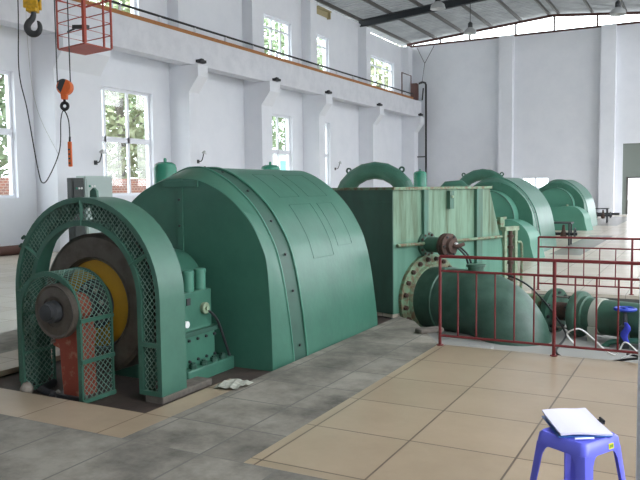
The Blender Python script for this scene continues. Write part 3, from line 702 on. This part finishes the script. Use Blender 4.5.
# cables lying on the pit edge
def cable(name, pts, r, m, label, cat='cable', n=6):
    mb = MB(); mb.tube(curve3(pts, 7), r, n); return tag(mb.build(name, m, smooth=60), label, cat)
cable('cable', [(-1.05, 7.12, .10), (-1.1, 7.04, .2), (-.98, 7.0, .26), (-.85, 7.02, .16), (-.74, 7.0, .07), (-.66, 7.02, .05), (-.6, 7.04, .16), (-.52, 7.03, .12), (-.45, 7.02, .03), (-.38, 7.02, .1), (-.34, 7.04, .16), (-.38, 7.06, .2), (-.5, 7.05, .08), (-.62, 7.03, .015)], .0075, 'white', 'white cable looped over the lower rail of the front railing')
cable('hose', [F(.95, .95, .52), F(1.02, 1.25, .40), F(1.1, 1.5, .15), F(1.0, 1.78, -.1), F(.7, 1.95, -.12), (-1.25, 7.35, -.06), (-1.0, 7.1, -.08), (-.75, 7.02, -.03), (-.55, 7.0, .02), (-.45, 7.03, .04), (-.58, 7.06, .05)], .011, 'black', 'black hose running down the elbow to the pit edge', 'hose')

# gauge frame at the end of the casing
t = thing('level_gauge_frame', F(2.42, .02, 0), 'pale green gauge frame with rusty level pipe at casing end', 'gauge')
for s in (2.34, 2.6):
    mb = MB(); mb.prism([(s - .03, 0), (s + .03, 0), (s + .03, .98), (s - .03, .98)], FF, -.02, .03); mb.build('post', 'cream', t)
mb = MB(); mb.prism([(2.3, .94), (2.64, .94), (2.64, 1.0), (2.3, 1.0)], FF, -.03, .05); mb.build('top_bar', 'cream', t)
mb = MB(); mb.tube([F(2.46, .02, .02), F(2.46, .02, .95)], .03, 8)
for z in (.2, .45, .68, .84): mb.lathe([(.05, 0), (.05, .04)], F(2.46, .02, z), (0, 0, 1), 10)
mb.build('level_pipe', 'rust', t, smooth=40)
mb = MB(); mb.tube(curve3([F(2.72, .03, .02), F(2.74, .03, .5), F(2.72, .03, .74), F(2.62, .03, .76)]), .02, 8); mb.build('bent_pipe', 'rustgreen', t, smooth=40)
mb = MB(); mb.prism([(2.3, .95), (2.4, .95), (2.4, 1.14), (2.3, 1.14)], FF, -.1, -.04); mb.build('back_plate', 'rustgreen', t)

# concrete rubble under the pipe
for (x, y, z, d, rz, lb) in ((-2.62, 7.5, .0, (.3, .13, .05), .9, 'low grey concrete block at the pit edge left of the railing'),):
    mb = MB(); mb.box((x, y, z + d[2] / 2), d, Matrix.Rotation(rz, 3, 'Z')); tag(mb.build('concrete_block', 'curb', bevel=.015), lb, 'block')
mb = MB(); mb.span((-2.25, 7.25, -1.4), (-1.95, 7.7, -.12)); tag(mb.build('pipe_support', 'concrete', bevel=.02), 'grey concrete support pier under the big pipe elbow', 'pier')

# ------------------------------------------------------------------ railings
def railing(y, x0, x1, posts, zt, zm, zb, nb, label, r=.016):
    t = thing('pit_railing', ((x0 + x1) / 2, y, 0), label, 'railing')
    for nm, z, rr in (('top_rail', zt, r), ('middle_rail', zm, r * .75), ('bottom_rail', zb, r * .75)):
        mb = MB(); mb.tube([(x0, y, z), (x1, y, z)], rr, 8); mb.build(nm, 'rail', t, smooth=50)
    for x in posts:
        mb = MB(); mb.tube([(x, y, 0), (x, y, zt)], r, 8); mb.lathe([(.035, 0), (.035, .008)], (x, y, 0), (0, 0, 1), 12); mb.build('post', 'rail', t, smooth=50)
    for a, b in zip(posts[:-1], posts[1:]):
        for i in range(1, nb):
            x = a + (b - a) * i / nb; mb = MB(); mb.tube([(x, y, zb), (x, y, zm)], .0085, 6); mb.build('baluster', 'rail', t, smooth=50)
    return t
railing(6.93, -2.31, 1.02, (-2.31, -1.2, -.09, 1.02), .9, .755, .1, 6, 'maroon steel railing along the near edge of the pipe pit')
railing(11.3, -2.2, .44, (-2.2, -.88, .44), .81, .66, .1, 6, 'maroon steel railing along the far edge of the pipe pit')

# ------------------------------------------------------------------ far units
def solid_guard(label, hoodlabel, dx, yf):
    t = thing('end_guard', (CX + dx, yf - .25, 0), label, 'machine guard')
    f2 = lambda u, v, w: Vector((u + dx, w, v))
    mb = MB(); mb.prism(arch(.66, 0, zc=.84), f2, yf - .5, yf - .02); mb.build('arched_cover', 'green_lt', t, smooth=35)
    mb = MB(); mb.ring(arch(.666, 0, zc=.84), arch(.64, 0, zc=.84), f2, yf - .515, yf - .48); mb.build('edge_band', 'guard', t, smooth=35)
    t = thing('low_hood', (-4.0 + dx, yf - .8, 0), hoodlabel, 'machine guard')
    def hp(k):
        return [(-4.95, 0), (-4.95, .62), (-4.6, .76), (-4.1, .84), (-3.78, .85)] + [(-3.78 + (.5 + k) * math.sin(a), .85 - .55 + .55 * math.cos(a)) for a in [PI / 2 * i / 12 for i in range(1, 13)]] + [(-3.2 + k, 0)]
    mb = MB(); mb.loft([[f2(x, z, yf - 1.05) for x, z in hp(0)], [f2(x, z, yf - .53) for x, z in hp(.14)]], True, True); mb.build('hood_body', 'green_lt', t, smooth=35)
    mb = MB(); mb.span((-3.95 + dx, yf - .8, .84), (-3.9 + dx, yf - .6, .9)); mb.build('handle', 'cream', t)
for lbg, lbe, lbh, dx, yf, sy in (
    ('second green generator housing in the row beyond the turbine casing', 'arched green end guard on the second generator in the row', 'low rounded green hood in front of the second generator', 0, 17.0, 1.12),
    ('farthest green generator housing at the end of the hall', 'arched green end guard on the farthest generator', 'low rounded green hood in front of the farthest generator', -.33, 27.6, 1.3)):
    g2 = copy_tree(unit1); g2['label'] = lbg; g2.location = Vector((CX + dx, yf + 1.1 * sy, PZ - .01)); g2.scale = (1, sy, 1)
    for ch in list(g2.children):
        if ch.name.startswith('bare_patch') or ch.name.startswith('plate_seam'): bpy.data.objects.remove(ch)
    solid_guard(lbe, lbh, dx, yf)

# valve stands beside the far units
def stand(x, y, label):
    t = thing('valve_stand', (x, y, 0), label, 'valve stand')
    mb = MB(); mb.span((x - .65, y - .2, .57), (x + .16, y + .25, .61)); mb.build('top_plate', 'darksteel', t)
    for px, py in ((x + .1, y - .16), (x + .1, y + .2), (x - .6, y + .2)):
        mb = MB(); mb.span((px - .02, py - .02, 0), (px + .02, py + .02, .57)); mb.build('leg', 'darksteel', t)
    mb = MB(); mb.tube([(x - .45, y - .1, .3), (x + .3, y - .1, .3)], .04, 8); mb.lathe([(.1, -.02), (.1, .02)], (x - .3, y - .1, .3), (1, 0, 0), 14); mb.build('pipe', 'black', t, smooth=40)
    mb = MB(); mb.lathe([(.06, -.2), (.09, -.1), (.05, 0), (.03, .16)], (x - .05, y - .1, .38), (0, 0, 1), 12); mb.build('valve', 'rust', t, smooth=40)
    mb = MB(); mb.torus((x + .24, y - .1, .33), (1, 0, 0), .12, .018, 20, 6); mb.tube([(x + .24, y - .22, .33), (x + .24, y + .02, .33)], .012, 6); mb.build('handwheel', 'darksteel', t, smooth=50)
stand(-3.2, 20.1, 'dark steel valve stand beside the second generator')
stand(-3.62, 32.4, 'dark steel valve stand beside the farthest generator')

# ------------------------------------------------------------------ back row: pipe arches, tanks
def parch(x, y, label):
    t = thing('pipe_arch', (x, y, 0), label, 'pipe', None)
    n = 10; pts = [(x + 1.13, y, 0), (x + 1.13, y, 1.0)] + [(x + 1.13 * math.cos(PI * k / n), y, 1.0 + 1.1 * math.sin(PI * k / n)) for k in range(1, n)] + [(x - 1.13, y, 1.0), (x - 1.13, y, 0)]
    mb = MB(); mb.tube(pts, .26, 20); mb.build('bend', 'green', t, smooth=12)
    for a in (R(128), R(52)):
        c = Vector((x + 1.35 * math.cos(a), y, 1.0 + 1.35 * math.sin(a))); u = Vector((math.cos(a), 0, math.sin(a))); v = Vector((-u.z, 0, u.x))
        mb = MB(); mb.torus(c + u * .05, (0, 1, 0), .07, .03, 16, 6); mb.build('lifting_lug', 'green_dk', t, smooth=60)
parch(-8.7, 20, 'thick green pipe arch rising above the turbine casing')
parch(-8.7, 32, 'thick green pipe arch behind the second generator housing')
for y, r, zt, zb, lb in ((10.78, .215, 2.12, 1.3, 'green oil tank left of the generator housing top'), (14.55, .23, 2.15, 1.3, 'green tank dome peeking over the generator housing'), (24.75, .235, 2.16, 1.2, 'green tank near the right end of the nearer pipe arch')):
    t = thing('oil_tank', (-9, y, 0), lb, 'tank')
    mb = MB(); mb.lathe([(r * .95, 0), (r, .02), (r, zt - .12), (r * .9, zt - .05), (r * .6, zt - .01), (.02, zt)], (-9, y, 0), (0, 0, 1), 30); mb.build('vessel', 'tank', t, smooth=40)
    mb = MB(); mb.lathe([(.03, -.02), (.03, .05), (.02, .07)], (-9, y, zt), (0, 0, 1), 10); mb.build('top_fitting', 'tank', t)
mb = MB(); mb.tube([(-8.3, 24.9, 0), (-8.3, 24.9, 1.4), (-8.1, 25.0, 1.62), (-7.6, 25.1, 1.66), (-7.3, 25.2, 1.4), (-7.3, 25.2, 0)], .16, 14); tag(mb.build('pipe_bend', 'green', smooth=40), 'low green pipe bend right of the far green tank', 'pipe')

# switch cabinets by the left wall
def cabinet(x0, x1, y0, y1, z, m, label):
    t = thing('switch_cabinet', ((x0 + x1) / 2, (y0 + y1) / 2, 0), label, 'cabinet')
    mb = MB(); mb.span((x0, y0, 0), (x1, y1, z)); mb.build('body', m, t, bevel=.01)
    mb = MB(); mb.span((x1, y0 + .04, .12), (x1 + .02, y1 - .04, z - .06)); d = mb.build('door', m, t, bevel=.004)
    mb = MB(); mb.span((x1 + .02, y1 - .12, z * .5), (x1 + .045, y1 - .09, z * .5 + .14)); mb.build('handle', 'black', d)
    for k in range(3):
        mb = MB(); mb.lathe([(.025, 0), (.025, .02)], (x1 + .02, y0 + .12 + .08 * k, z - .25), (1, 0, 0), 10); mb.build('indicator', 'white' if k else 'tank', d)
cabinet(-13.36, -13.2, 12.42, 12.8, 1.9, 'cabinet_dk', 'dark grey control cabinet below the hanging pendant')
cabinet(-13.5, -13.2, 12.84, 13.75, 1.95, 'cabinet', 'pale grey green control cabinet beside the dark one')
# dark pipe lying on the far left floor
mb = MB(); mb.tube([(-15.4, 6, .12), (-15.3, 13.3, .12)], .12, 14); tag(mb.build('floor_pipe', 'brown', smooth=40), 'brown pipe lying on the floor along the left wall', 'pipe')
# wall lamps
for x, y, z, lb in ((-14.85, 14.85, 2.52, 'small bent wall lamp on the first column'), (-14.85, 19.45, 2.67, 'small bent wall lamp on the second column'), (-15.65, 31.2, 2.65, 'small bent wall lamp by the narrow window')):
    t = thing('wall_lamp', (x, y, z - .2), lb, 'wall lamp')
    mb = MB(); mb.span((x, y - .05, z - .22), (x + .03, y + .05, z - .1)); mb.build('base', 'darksteel', t)
    mb = MB(); mb.tube(curve3([(x + .03, y, z - .16), (x + .15, y, z - .14), (x + .22, y, z), (x + .24, y, z + .1)]), .018, 6); mb.build('arm', 'darksteel', t, smooth=50)
    mb = MB(); mb.lathe([(.03, .1), (.09, .0), (.08, .0), (.02, .08)], (x + .26, y, z + .1), (.4, 0, .9), 14); mb.build('shade', 'lamp', t, smooth=40)

# crane runway rail on the beam
t = thing('crane_rail', (-14.85, 19, 6.56), 'rust orange crane rail running along the top of the white beam', 'rail')
mb = MB(); mb.span((-14.95, -2.5, 6.56), (-14.72, 39.4, 6.68)); mb.build('rail_bar', 'railsteel', t)
mb = MB(); mb.tube([(-14.74, -2.5, 6.86), (-14.74, 39.4, 6.86)], .035, 6); mb.build('conductor', 'black', t)
for i in range(18):
    y = 9 + i * 1.72; mb = MB(); mb.span((-14.78, y - .03, 6.68), (-14.72, y + .03, 6.85)); mb.build('clip', 'beam', t)
# black brackets under the beam
for i, (y, lb) in enumerate(((19.43, 'black steel bracket at beam bottom above the second column'), (24.18, 'black steel bracket at beam bottom above the third column'), (28.56, 'black steel bracket at beam bottom above the fourth column'), (34.24, 'black steel bracket at beam bottom above the fifth column'), (40.3, 'black steel bracket at beam bottom in the far corner'))):
    mb = MB(); mb.box((-14.62, y, 5.76), (.2, .34, .09)); mb.box((-14.66, y + .1, 5.83), (.1, .12, .07))
    tag(mb.build('beam_bracket', 'black'), lb, 'bracket', 'black brackets along the crane beam')
# end of the runway: guard frame, switch box, cables, downpipe
t = thing('access_frame', (-14.9, 38.4, 6.56), 'small brown access frame standing on the far end of the beam', 'frame')
mb = MB(); mb.tube([(-14.75, 37.7, 6.56), (-14.75, 37.7, 7.85), (-14.75, 39.1, 7.85), (-14.75, 39.1, 6.56)], .035, 6); mb.build('hoop', 'brownsteel', t)
mb = MB(); mb.span((-14.95, 39.6, 6.56), (-14.6, 39.95, 7.5)); tag(mb.build('limit_switch_box', 'brownsteel', bevel=.02), 'brown limit switch box on the far end of the beam', 'box')
mb = MB(); mb.tube([(-14.55, 39.9, 7.5), (-14.45, 40.1, 7.6), (-14.4, 40.5, 7.6), (-14.4, 40.62, 7.5), (-14.4, 40.62, 0)], .06, 8)
mb.tube([(-14.55, 40.4, 6.6), (-14.5, 40.45, 7.3)], .04, 6)
tag(mb.build('conduit', 'black', smooth=50), 'black conduit running down the far left corner', 'pipe')
mb = MB(); mb.tube([(-14.5, 40.2, 7.5), (-14.4, 40.4, 8.7), (-15.0, 40.8, 9.7)], .018, 5); mb.tube([(-14.4, 40.4, 8.7), (-14.0, 40.9, 9.75)], .018, 5)
tag(mb.build('wire', 'darksteel'), 'grey wires forking up from the switch box to the gable', 'wire')
mb = MB(); mb.span((-14.86, 40.35, 3.3), (-14.3, 40.4, 3.36)); tag(mb.build('conduit_clamp', 'darksteel'), 'dark clamp holding the conduit to the far column', 'clamp')
# small ochre board high on the left wall
mb = MB(); mb.span((WX, 29.3, 9.7), (WX + .2, 30.6, 9.76)); mb.span((WX, 30.5, 9.4), (WX + .18, 30.56, 9.7)); mb.span((WX, 29.3, 9.46), (WX + .04, 30.5, 9.7)); tag(mb.build('wall_shelf', 'wood'), 'small ochre board shelf high on the left wall under the roof', 'shelf')

# ------------------------------------------------------------------ hanging crane gear
t = thing('crane_hook', (-10.72, 9.3, 4.28), 'big dark crane hook under a yellow block at the upper left', 'hook')
hx, hy = -10.72, 9.32
cr = Vector((.8838, .4678, 0))       # hook drawn broadside
hb = lambda u, v: Vector((hx, hy, 0)) + cr * (u * .74) + Vector((0, 0, 4.86 + (v - 4.86) * (.74 if v < 6 else 1)))
mb = MB()
for s in (-1, 1): mb.prism([(-.17, 4.86), (.17, 4.86), (.16, 5.5), (-.16, 5.5)], lambda u, v, w: hb(u, v) + Vector((-.4678, .8838, 0)) * (w + s * .09), -.03, .03)
mb.prism([(-.12, 4.78), (.12, 4.78), (.12, 4.95), (-.12, 4.95)], lambda u, v, w: hb(u, v) + Vector((-.4678, .8838, 0)) * w, -.1, .1)
mb.build('block', 'hookyellow', t, bevel=.01)
mb = MB(); mb.lathe([(.15, -.05), (.15, .05)], hb(0, 5.2), (-.4678, .8838, 0), 20); mb.build('sheave', 'darksteel', t, smooth=40)
hk = [(.02, 4.82), (.02, 4.72), (-.02, 4.62), (-.1, 4.54), (-.145, 4.44), (-.12, 4.33), (-.03, 4.265), (.07, 4.27), (.14, 4.33), (.165, 4.43), (.14, 4.53), (.10, 4.57)]
mb = MB(); mb.tube(curve3([hb(*p) for p in hk], 4), [.04 + .022 * math.sin(PI * min(1, i / 38)) if i < 38 else max(.01, .04 - .005 * (i - 38)) for i in range(45)][:len(curve3([hb(*p) for p in hk], 4))], 10); mb.build('hook', 'darksteel', t, smooth=60)
for s in (-.1, .1):
    mb = MB(); mb.tube([hb(s, 5.2), hb(s, 8.6)], .012, 6); mb.build('wire_rope', 'darksteel', t)

# red operator cage
CG = [(-12.55, 11.56), (-11.55, 11.36), (-11.57, 12.17), (-12.52, 12.32)]
ZA, ZT = 4.7, 6.7; X0, X1 = -12.5, -11.6
t = thing('operator_cage', (-12.05, 11.85, ZA), 'orange red open steel operator cage hanging above the beam at the upper left', 'cage')
mb = MB(); mb.prism(CG, fxy, ZA - .03, ZA); mb.build('floor_plate', 'cagered', t)
for (x, y), w in zip(CG + [(-11.83, 12.21)], (.03, .065, .035, .035, .035)):
    mb = MB(); mb.span((x - w / 2, y - w / 2, ZA), (x + w / 2, y + w / 2, ZT)); mb.build('post', 'cagered', t)
for z, r in ((4.98, .011), (5.24, .011), (5.5, .011), (5.74, .026), (6.1, .011), (6.4, .02)):
    mb = MB(); mb.tube([(x, y, z) for x, y in CG], r, 6, closed=True); mb.build('guard_rail', 'cagered', t)
mb = MB(); mb.tube([(-12.5, 11.8, 5.1), (-12.2, 11.8, 5.16)], .02, 6); mb.box((-12.1, 11.8, 5.16), (.42, .1, .08), Matrix.Rotation(.1, 3, 'Y')); mb.build('control_lever', 'darksteel', t)

# chain hoist
cr = Vector((.884, .468, 0)); cf = Vector((-.468, .884, 0))
hp_ = lambda u, v, w=0: Vector((-11.35, 10.57, 0)) + cr * u + cf * w + Vector((0, 0, v))
t = thing('hoist_block', hp_(0, 3.15), 'small round orange hoist block with dark hook hanging in front of the left wall', 'hoist')
mb = MB(); mb.lathe([(.02, -.085), (.13, -.085), (.155, -.06), (.155, .06), (.13, .085), (.02, .085)], hp_(.02, 3.66), (-.468, .884, 0), 28); mb.build('cover', 'orange', t, smooth=40)
mb = MB()
for k in range(-2, 3): mb.tube([hp_(.02 + .145 * math.cos(a) + 0, 3.66 + .145 * math.sin(a), -.092 + .0 * k) for a in [R(95 + 8 * k + j * 12) for j in range(3)]], .014, 5)
mb.prism([(-.13, -.02), (-.07, .13), (.05, .145), (-.02, -.02), (-.06, -.11)], lambda u, v, w: hp_(.02 + u, 3.66 + v, w), -.095, -.086)
mb.build('chain_slot', 'darksteel', t)
mb = MB(); mb.prism([(-.07, 3.56), (.07, 3.56), (.06, 3.42), (-.05, 3.42)], lambda u, v, w: hp_(u, v, w), -.05, .05); mb.build('swivel_neck', 'orange', t, bevel=.012)
mb = MB(); mb.torus(hp_(0, 3.29), (-.468, .884, 0), .065, .033, 22, 8); mb.tube([hp_(0, 3.36), hp_(0, 3.44)], .025, 8); mb.build('hook', 'black', t, smooth=60)
for u in (-.13, .13):
    mb = MB(); mb.tube([hp_(u, 3.68), hp_(u * 1.0, 8.6)], .012, 6); mb.build('wire_rope', 'darksteel', t)
cable('pendant_cable', [(-12.1, 10.17, 8.6), (-12.1, 10.17, 5.38), (-12.14, 10.16, 4.01), (-12.02, 10.22, 3.22), (-11.87, 10.3, 2.02), (-11.79, 10.34, 1.76), (-11.66, 10.41, 1.92), (-11.47, 10.51, 2.42), (-11.43, 10.53, 3.01), (-11.37, 10.56, 3.2), (-11.29, 10.6, 3.0), (-11.28, 10.61, 2.58)], .012, 'black', 'black cable sagging in a long loop from above to the hoist hook')
t = thing('pendant_switch', (-11.29, 10.61, 2.07), 'orange pendant control switch hanging below the hoist hook', 'switch')
mb = MB(); mb.box((-11.29, 10.61, 2.33), (.075, .06, .5), Matrix.Rotation(R(28), 3, 'Z')); mb.build('body', 'orange', t, bevel=.012)
for z in (2.15, 2.24, 2.33, 2.42):
    mb = MB(); mb.lathe([(.018, 0), (.018, .03)], (-11.275, 10.58, z), (.468, -.884, 0), 10); mb.build('button', 'darksteel', t)
mb = MB(); mb.tube([(-11.29, 10.61, 2.57), (-11.28, 10.61, 2.68)], .02, 8); mb.build('grommet', 'black', t)
mb = MB(); mb.tube(curve3([(-13.4, 11.85, 8.6), (-13.4, 11.5, 6.2), (-13.35, 11.45, 4.6), (-13.2, 11.5, 3.4), (-12.7, 11.6, 2.4)]), .004, 5); tag(mb.build('thin_wire', 'strap'), 'thin pale wire hanging beside the black pendant cable', 'wire')
# crane girders that carry the gear, just above the picture
t = thing('crane_girder', (-7, 10.9, 6.7), 'steel crane girder above the picture carrying hook, cage and hoist', 'crane')
for y in (9.32, 10.6, 11.9):
    mb = MB(); mb.span((-14.9, y - .12, 8.55), (1.2, y + .12, 9.0)); mb.build('beam', 'hookyellow', t)
mb = MB(); mb.span((-14.95, 9.0, 6.7), (-14.72, 12.4, 8.6)); mb.build('end_carriage', 'hookyellow', t)
for x in (X0, X1):
    mb = MB(); mb.span((x - .03, 11.8, 6.7), (x + .03, 11.86, 8.6)); mb.build('hanger', 'cagered', t)
mb = MB(); mb.tube([(-12.1, 9.2, 8.6), (-12.1, 10.4, 8.6)], .03, 6); mb.build('cable_arm', 'darksteel', t)

# roof lamps
for x, y, z, lb in ((-9.95, 34.3, 9.1, 'aluminium hanging lamp in front of the middle of the gable window'), (-9.6, 28.5, 9.0, 'aluminium hanging lamp at the top edge of the picture'), (-3.1, 31, 8.5, 'aluminium hanging lamp at the upper right before the gable window')):
    t = thing('hanging_lamp', (x, y, z - .3), lb, 'lamp', 'hanging hall lamps')
    mb = MB(); mb.lathe([(.30, -.28), (.31, -.28), (.27, -.12), (.16, -.02), (.11, 0), (.10, 0), (.15, -.03), (.26, -.13), (.30, -.28)], (x, y, z), (0, 0, 1), 28, caps=False); mb.build('lamp_shade', 'lamp', t, smooth=40)
    mb = MB(); mb.lathe([(.11, 0), (.11, .2), (.05, .26)], (x, y, z), (0, 0, 1), 18); mb.build('ballast', 'darksteel', t, smooth=40)
    mb = MB(); mb.lathe([(.06, -.02), (.09, -.12), (.06, -.2), (.01, -.22)], (x, y, z), (0, 0, 1), 14); mb.build('bulb', 'white', t, smooth=50)
    mb = MB(); mb.tube([(x, y, z + .2), (x, y, zr(x) - (.3 if y in (34.3, 28.5) else .1) + .25)], .015, 6); mb.build('stem', 'darksteel', t)

# ------------------------------------------------------------------ stool, clipboard, paper
SH, SA = .47, R(62)
su = Vector((math.cos(SA), math.sin(SA), 0)); sv = Vector((-su.y, su.x, 0)); SC = Vector((-.478, 3.415, 0))
sp = lambda u, v, z: SC + su * u + sv * v + Vector((0, 0, z))
def rrect(hw, rad, z, n=5):
    pts = []
    for cx_, cy_, a0 in ((hw - rad, hw - rad, 0), (-hw + rad, hw - rad, 90), (-hw + rad, -hw + rad, 180), (hw - rad, -hw + rad, 270)):
        for k in range(n + 1):
            a = R(a0 + 90 * k / n); pts.append(sp(cx_ + rad * math.cos(a), cy_ + rad * math.sin(a), z))
    return pts
t = thing('plastic_stool', (SC.x, SC.y, 0), 'violet blue plastic stool at the lower right holding papers', 'stool')
HT, HB = .132, .185
half = lambda z: HT + (HB - HT) * (SH - z) / SH
mb = MB(); mb.loft([rrect(HT - .028, .02, SH - .004), rrect(HT - .012, .03, SH), rrect(HT, .035, SH - .012), rrect(half(SH - .058), .035, SH - .058), rrect(half(SH - .058) - .006, .033, SH - .058), rrect(HT - .008, .033, SH - .014), rrect(HT - .028, .02, SH - .014)], True, True); mb.build('seat', 'stool', t, smooth=40)
for a, b in ((1, 1), (-1, 1), (-1, -1), (1, -1)):
    mb = MB(); rings = []
    for z in (SH - .052, .30, .15, 0):
        hh = half(z); wd = .058 - .02 * (SH - z) / SH * 1.0; th = .006; rd = .03
        out = [(hh, hh - wd), (hh, hh - rd), (hh - rd * .29, hh - rd * .29), (hh - rd, hh), (hh - wd, hh)]
        inn = [(hh - wd, hh - th), (hh - rd - th * .4, hh - th), (hh - rd * .29 - th, hh - rd * .29 - th), (hh - th, hh - rd - th * .4), (hh - th, hh - wd)]
        rings.append([sp(a * p, b * q_, z) for p, q_ in out + inn])
    mb.loft(rings, True, True); mb.build('leg', 'stool', t, smooth=30)
# apron corner gussets curve the leg openings
for k in range(4):
    f4 = [lambda u, z, w: sp(half(z) - w, u, z), lambda u, z, w: sp(u, half(z) - w, z), lambda u, z, w: sp(-half(z) + w, u, z), lambda u, z, w: sp(u, -half(z) + w, z)][k]
    for s in (-1, 1):
        e = half(SH - .06) - .055; mb = MB(); zt_ = SH - .0575
        poly = [(s * (e + .004), zt_), (s * (e + .006), zt_ - .04)] + [(s * (e - .035 + .035 * math.cos(a)), zt_ - .04 + .04 * math.sin(a)) for a in [PI / 2 * i / 6 for i in range(1, 6)]] + [(s * (e - .035), zt_)]
        mb.prism(poly, f4, .0, .006); mb.build('gusset', 'stool', t)
    mb = MB(); e2 = half(.15) - .042; mb.prism([(-e2 - .004, .13), (e2 + .004, .13), (e2, .165), (-e2, .165)], f4, .006, .012)
    if k in (0, 1): mb.build('brace', 'stool', t)
fs = lambda u, z, w: sp(u, -half(z) - w, z)
mb = MB(); mb.prism([(.03, SH - .049), (.066, SH - .049), (.066, SH - .024), (.03, SH - .024)], fs, 0, .0015); st = mb.build('sticker', 'sticker', t)
mb = MB()
for i in range(4): mb.prism([(.034 + .007 * i, SH - .043), (.038 + .007 * i, SH - .043), (.040 + .007 * i, SH - .030), (.036 + .007 * i, SH - .030)], fs, .0015, .0022)
mb.build('sticker_print', 'stickergreen', st)
# clipboard and papers
t = thing('clipboard', (SC.x, SC.y, SH + .002), 'blue clipboard lying on the violet stool under the papers', 'clipboard')
def sheet(mb, pts, z0, z1, n=8, lift=None):
    """bilinear patch a,b,c,d given as xy; thickness z0..z1; lift(u,v) adds height"""
    a, b, c, d = [Vector((*p, 0)) for p in pts]; lo, hi = [], []
    for i in range(n + 1):
        for j in range(n + 1):
            u, v = i / n, j / n; p = (a * (1 - u) + b * u) * (1 - v) + (d * (1 - u) + c * u) * v; q_ = lift(u, v) if lift else 0
            lo.append(p + Vector((0, 0, z0 + q_))); hi.append(p + Vector((0, 0, z1 + q_)))
    m_ = (n + 1) ** 2; fs_ = []
    I = lambda i, j: i * (n + 1) + j
    for i in range(n):
        for j in range(n): fs_ += [(I(i, j), I(i, j + 1), I(i + 1, j + 1), I(i + 1, j)), (m_ + I(i, j), m_ + I(i + 1, j), m_ + I(i + 1, j + 1), m_ + I(i, j + 1))]
    for i in range(n):
        for (p, q_) in ((I(i, 0), I(i + 1, 0)), (I(i, n), I(i + 1, n)), (I(0, i), I(0, i + 1)), (I(n, i), I(n, i + 1))): fs_.append((p, q_, m_ + q_, m_ + p))
    mb.add(lo + hi, fs_)
mb = MB(); sheet(mb, [(-.545, 3.29), (-.33, 3.40), (-.48, 3.70), (-.67, 3.56)], SH + .002, SH + .006); mb.build('board', 'board', t)
mb = MB(); mb.box((-.395, 3.575, SH + .022), (.01, .06, .01), Matrix.Rotation(R(27), 3, 'Z')); mb.box((-.40, 3.57, SH + .012), (.025, .045, .014), Matrix.Rotation(R(27), 3, 'Z')); mb.build('clip', 'black', t, bevel=.003)
lift = lambda u, v: .012 * (1 - u) ** 2 * v + .012 * v * v + .004 * math.sin(5 * u)
mb = MB(); sheet(mb, [(-.535, 3.295), (-.33, 3.41), (-.49, 3.72), (-.665, 3.54)], SH + .0105, SH + .018, lift=lift); tag(mb.build('paper_stack', 'paper'), 'curled white paper sheets on the clipboard on the stool', 'paper')
mb = MB(); mb.tube([(-.475, 3.292, SH + .007), (-.40, 3.335, SH + .0075)], .0045, 8); tag(mb.build('pen', 'white', smooth=50), 'white pen at the front edge of the stool top', 'pen')
# crumpled paper scrap on the rim
mb = MB(); random.seed(3)
sheet(mb, [(-3.42, 4.62), (-3.22, 4.66), (-3.2, 4.86), (-3.4, 4.88)], .005, .009, 6, lift=lambda u, v: .02 * abs(math.sin(7 * u + 3 * v)) + .015 * abs(math.sin(9 * v)))
tag(mb.build('paper_scrap', 'strap'), 'crumpled pale paper scrap on the tan rim beside the flywheel guard', 'paper')
# boulder-like stone and hose bits at the pit edge of the small cage
mb = MB(); mb.lathe([(.02, 0), (.05, .02), (.055, .06), (.03, .1), (.01, .11)], (-4.83, 3.99, PZ), (0, 0, 1), 9); tag(mb.build('white_stone', 'pale', smooth=50), 'small whitish lump at the foot of the small mesh cage', 'stone')
cable('black_hose', [(-4.86, 4.3, PZ + .03), (-4.78, 4.1, PZ + .03), (-4.68, 4.02, PZ + .05), (-4.58, 4.03, PZ + .03), (-4.5, 3.95, PZ + .03)], .03, 'black', 'short black hose on the pit floor beside the red pedestal', 'hose', 8)

# ------------------------------------------------------------------ light, world, camera
w = bpy.data.worlds.new('overcast'); sc.world = w; w.use_nodes = True
nt = w.node_tree; bg = nt.nodes['Background']
tc = nt.nodes.new('ShaderNodeTexCoord'); sx = nt.nodes.new('ShaderNodeSeparateXYZ'); rp = nt.nodes.new('ShaderNodeValToRGB')
nt.links.new(tc.outputs['Generated'], sx.inputs[0]); nt.links.new(sx.outputs['Z'], rp.inputs['Fac'])
rp.color_ramp.elements[0].color = (.69, .72, .76, 1); rp.color_ramp.elements[1].color = (.96, 1.0, 1.06, 1)
nt.links.new(rp.outputs['Color'], bg.inputs['Color']); bg.inputs['Strength'].default_value = 8.6

cam = bpy.data.cameras.new('camera'); co = bpy.data.objects.new('camera', cam); col.objects.link(co)
yaw, pitch, roll = R(27.891), R(4.142), R(-.653)
fw = Vector((-math.sin(yaw) * math.cos(pitch), math.cos(yaw) * math.cos(pitch), -math.sin(pitch))); rt = Vector((math.cos(yaw), math.sin(yaw), 0)); upv = rt.cross(fw)
RT = rt * math.cos(roll) + upv * math.sin(roll); UP_ = -rt * math.sin(roll) + upv * math.cos(roll)
co.matrix_world = Matrix(((RT.x, UP_.x, -fw.x, 0), (RT.y, UP_.y, -fw.y, 0), (RT.z, UP_.z, -fw.z, 1.6), (0, 0, 0, 1)))
cam.sensor_width = 36; cam.lens = 722.8 / 640 * 36; cam.clip_start = .05; cam.clip_end = 300
sc.camera = co
sc.view_settings.view_transform = 'Standard'; sc.view_settings.look = 'None'; sc.view_settings.gamma = 1
sc.view_settings.use_curve_mapping = False; sc.view_settings.exposure = 0.1
sc.cycles.max_bounces = 10; sc.cycles.diffuse_bounces = 6; sc.cycles.transparent_max_bounces = 12
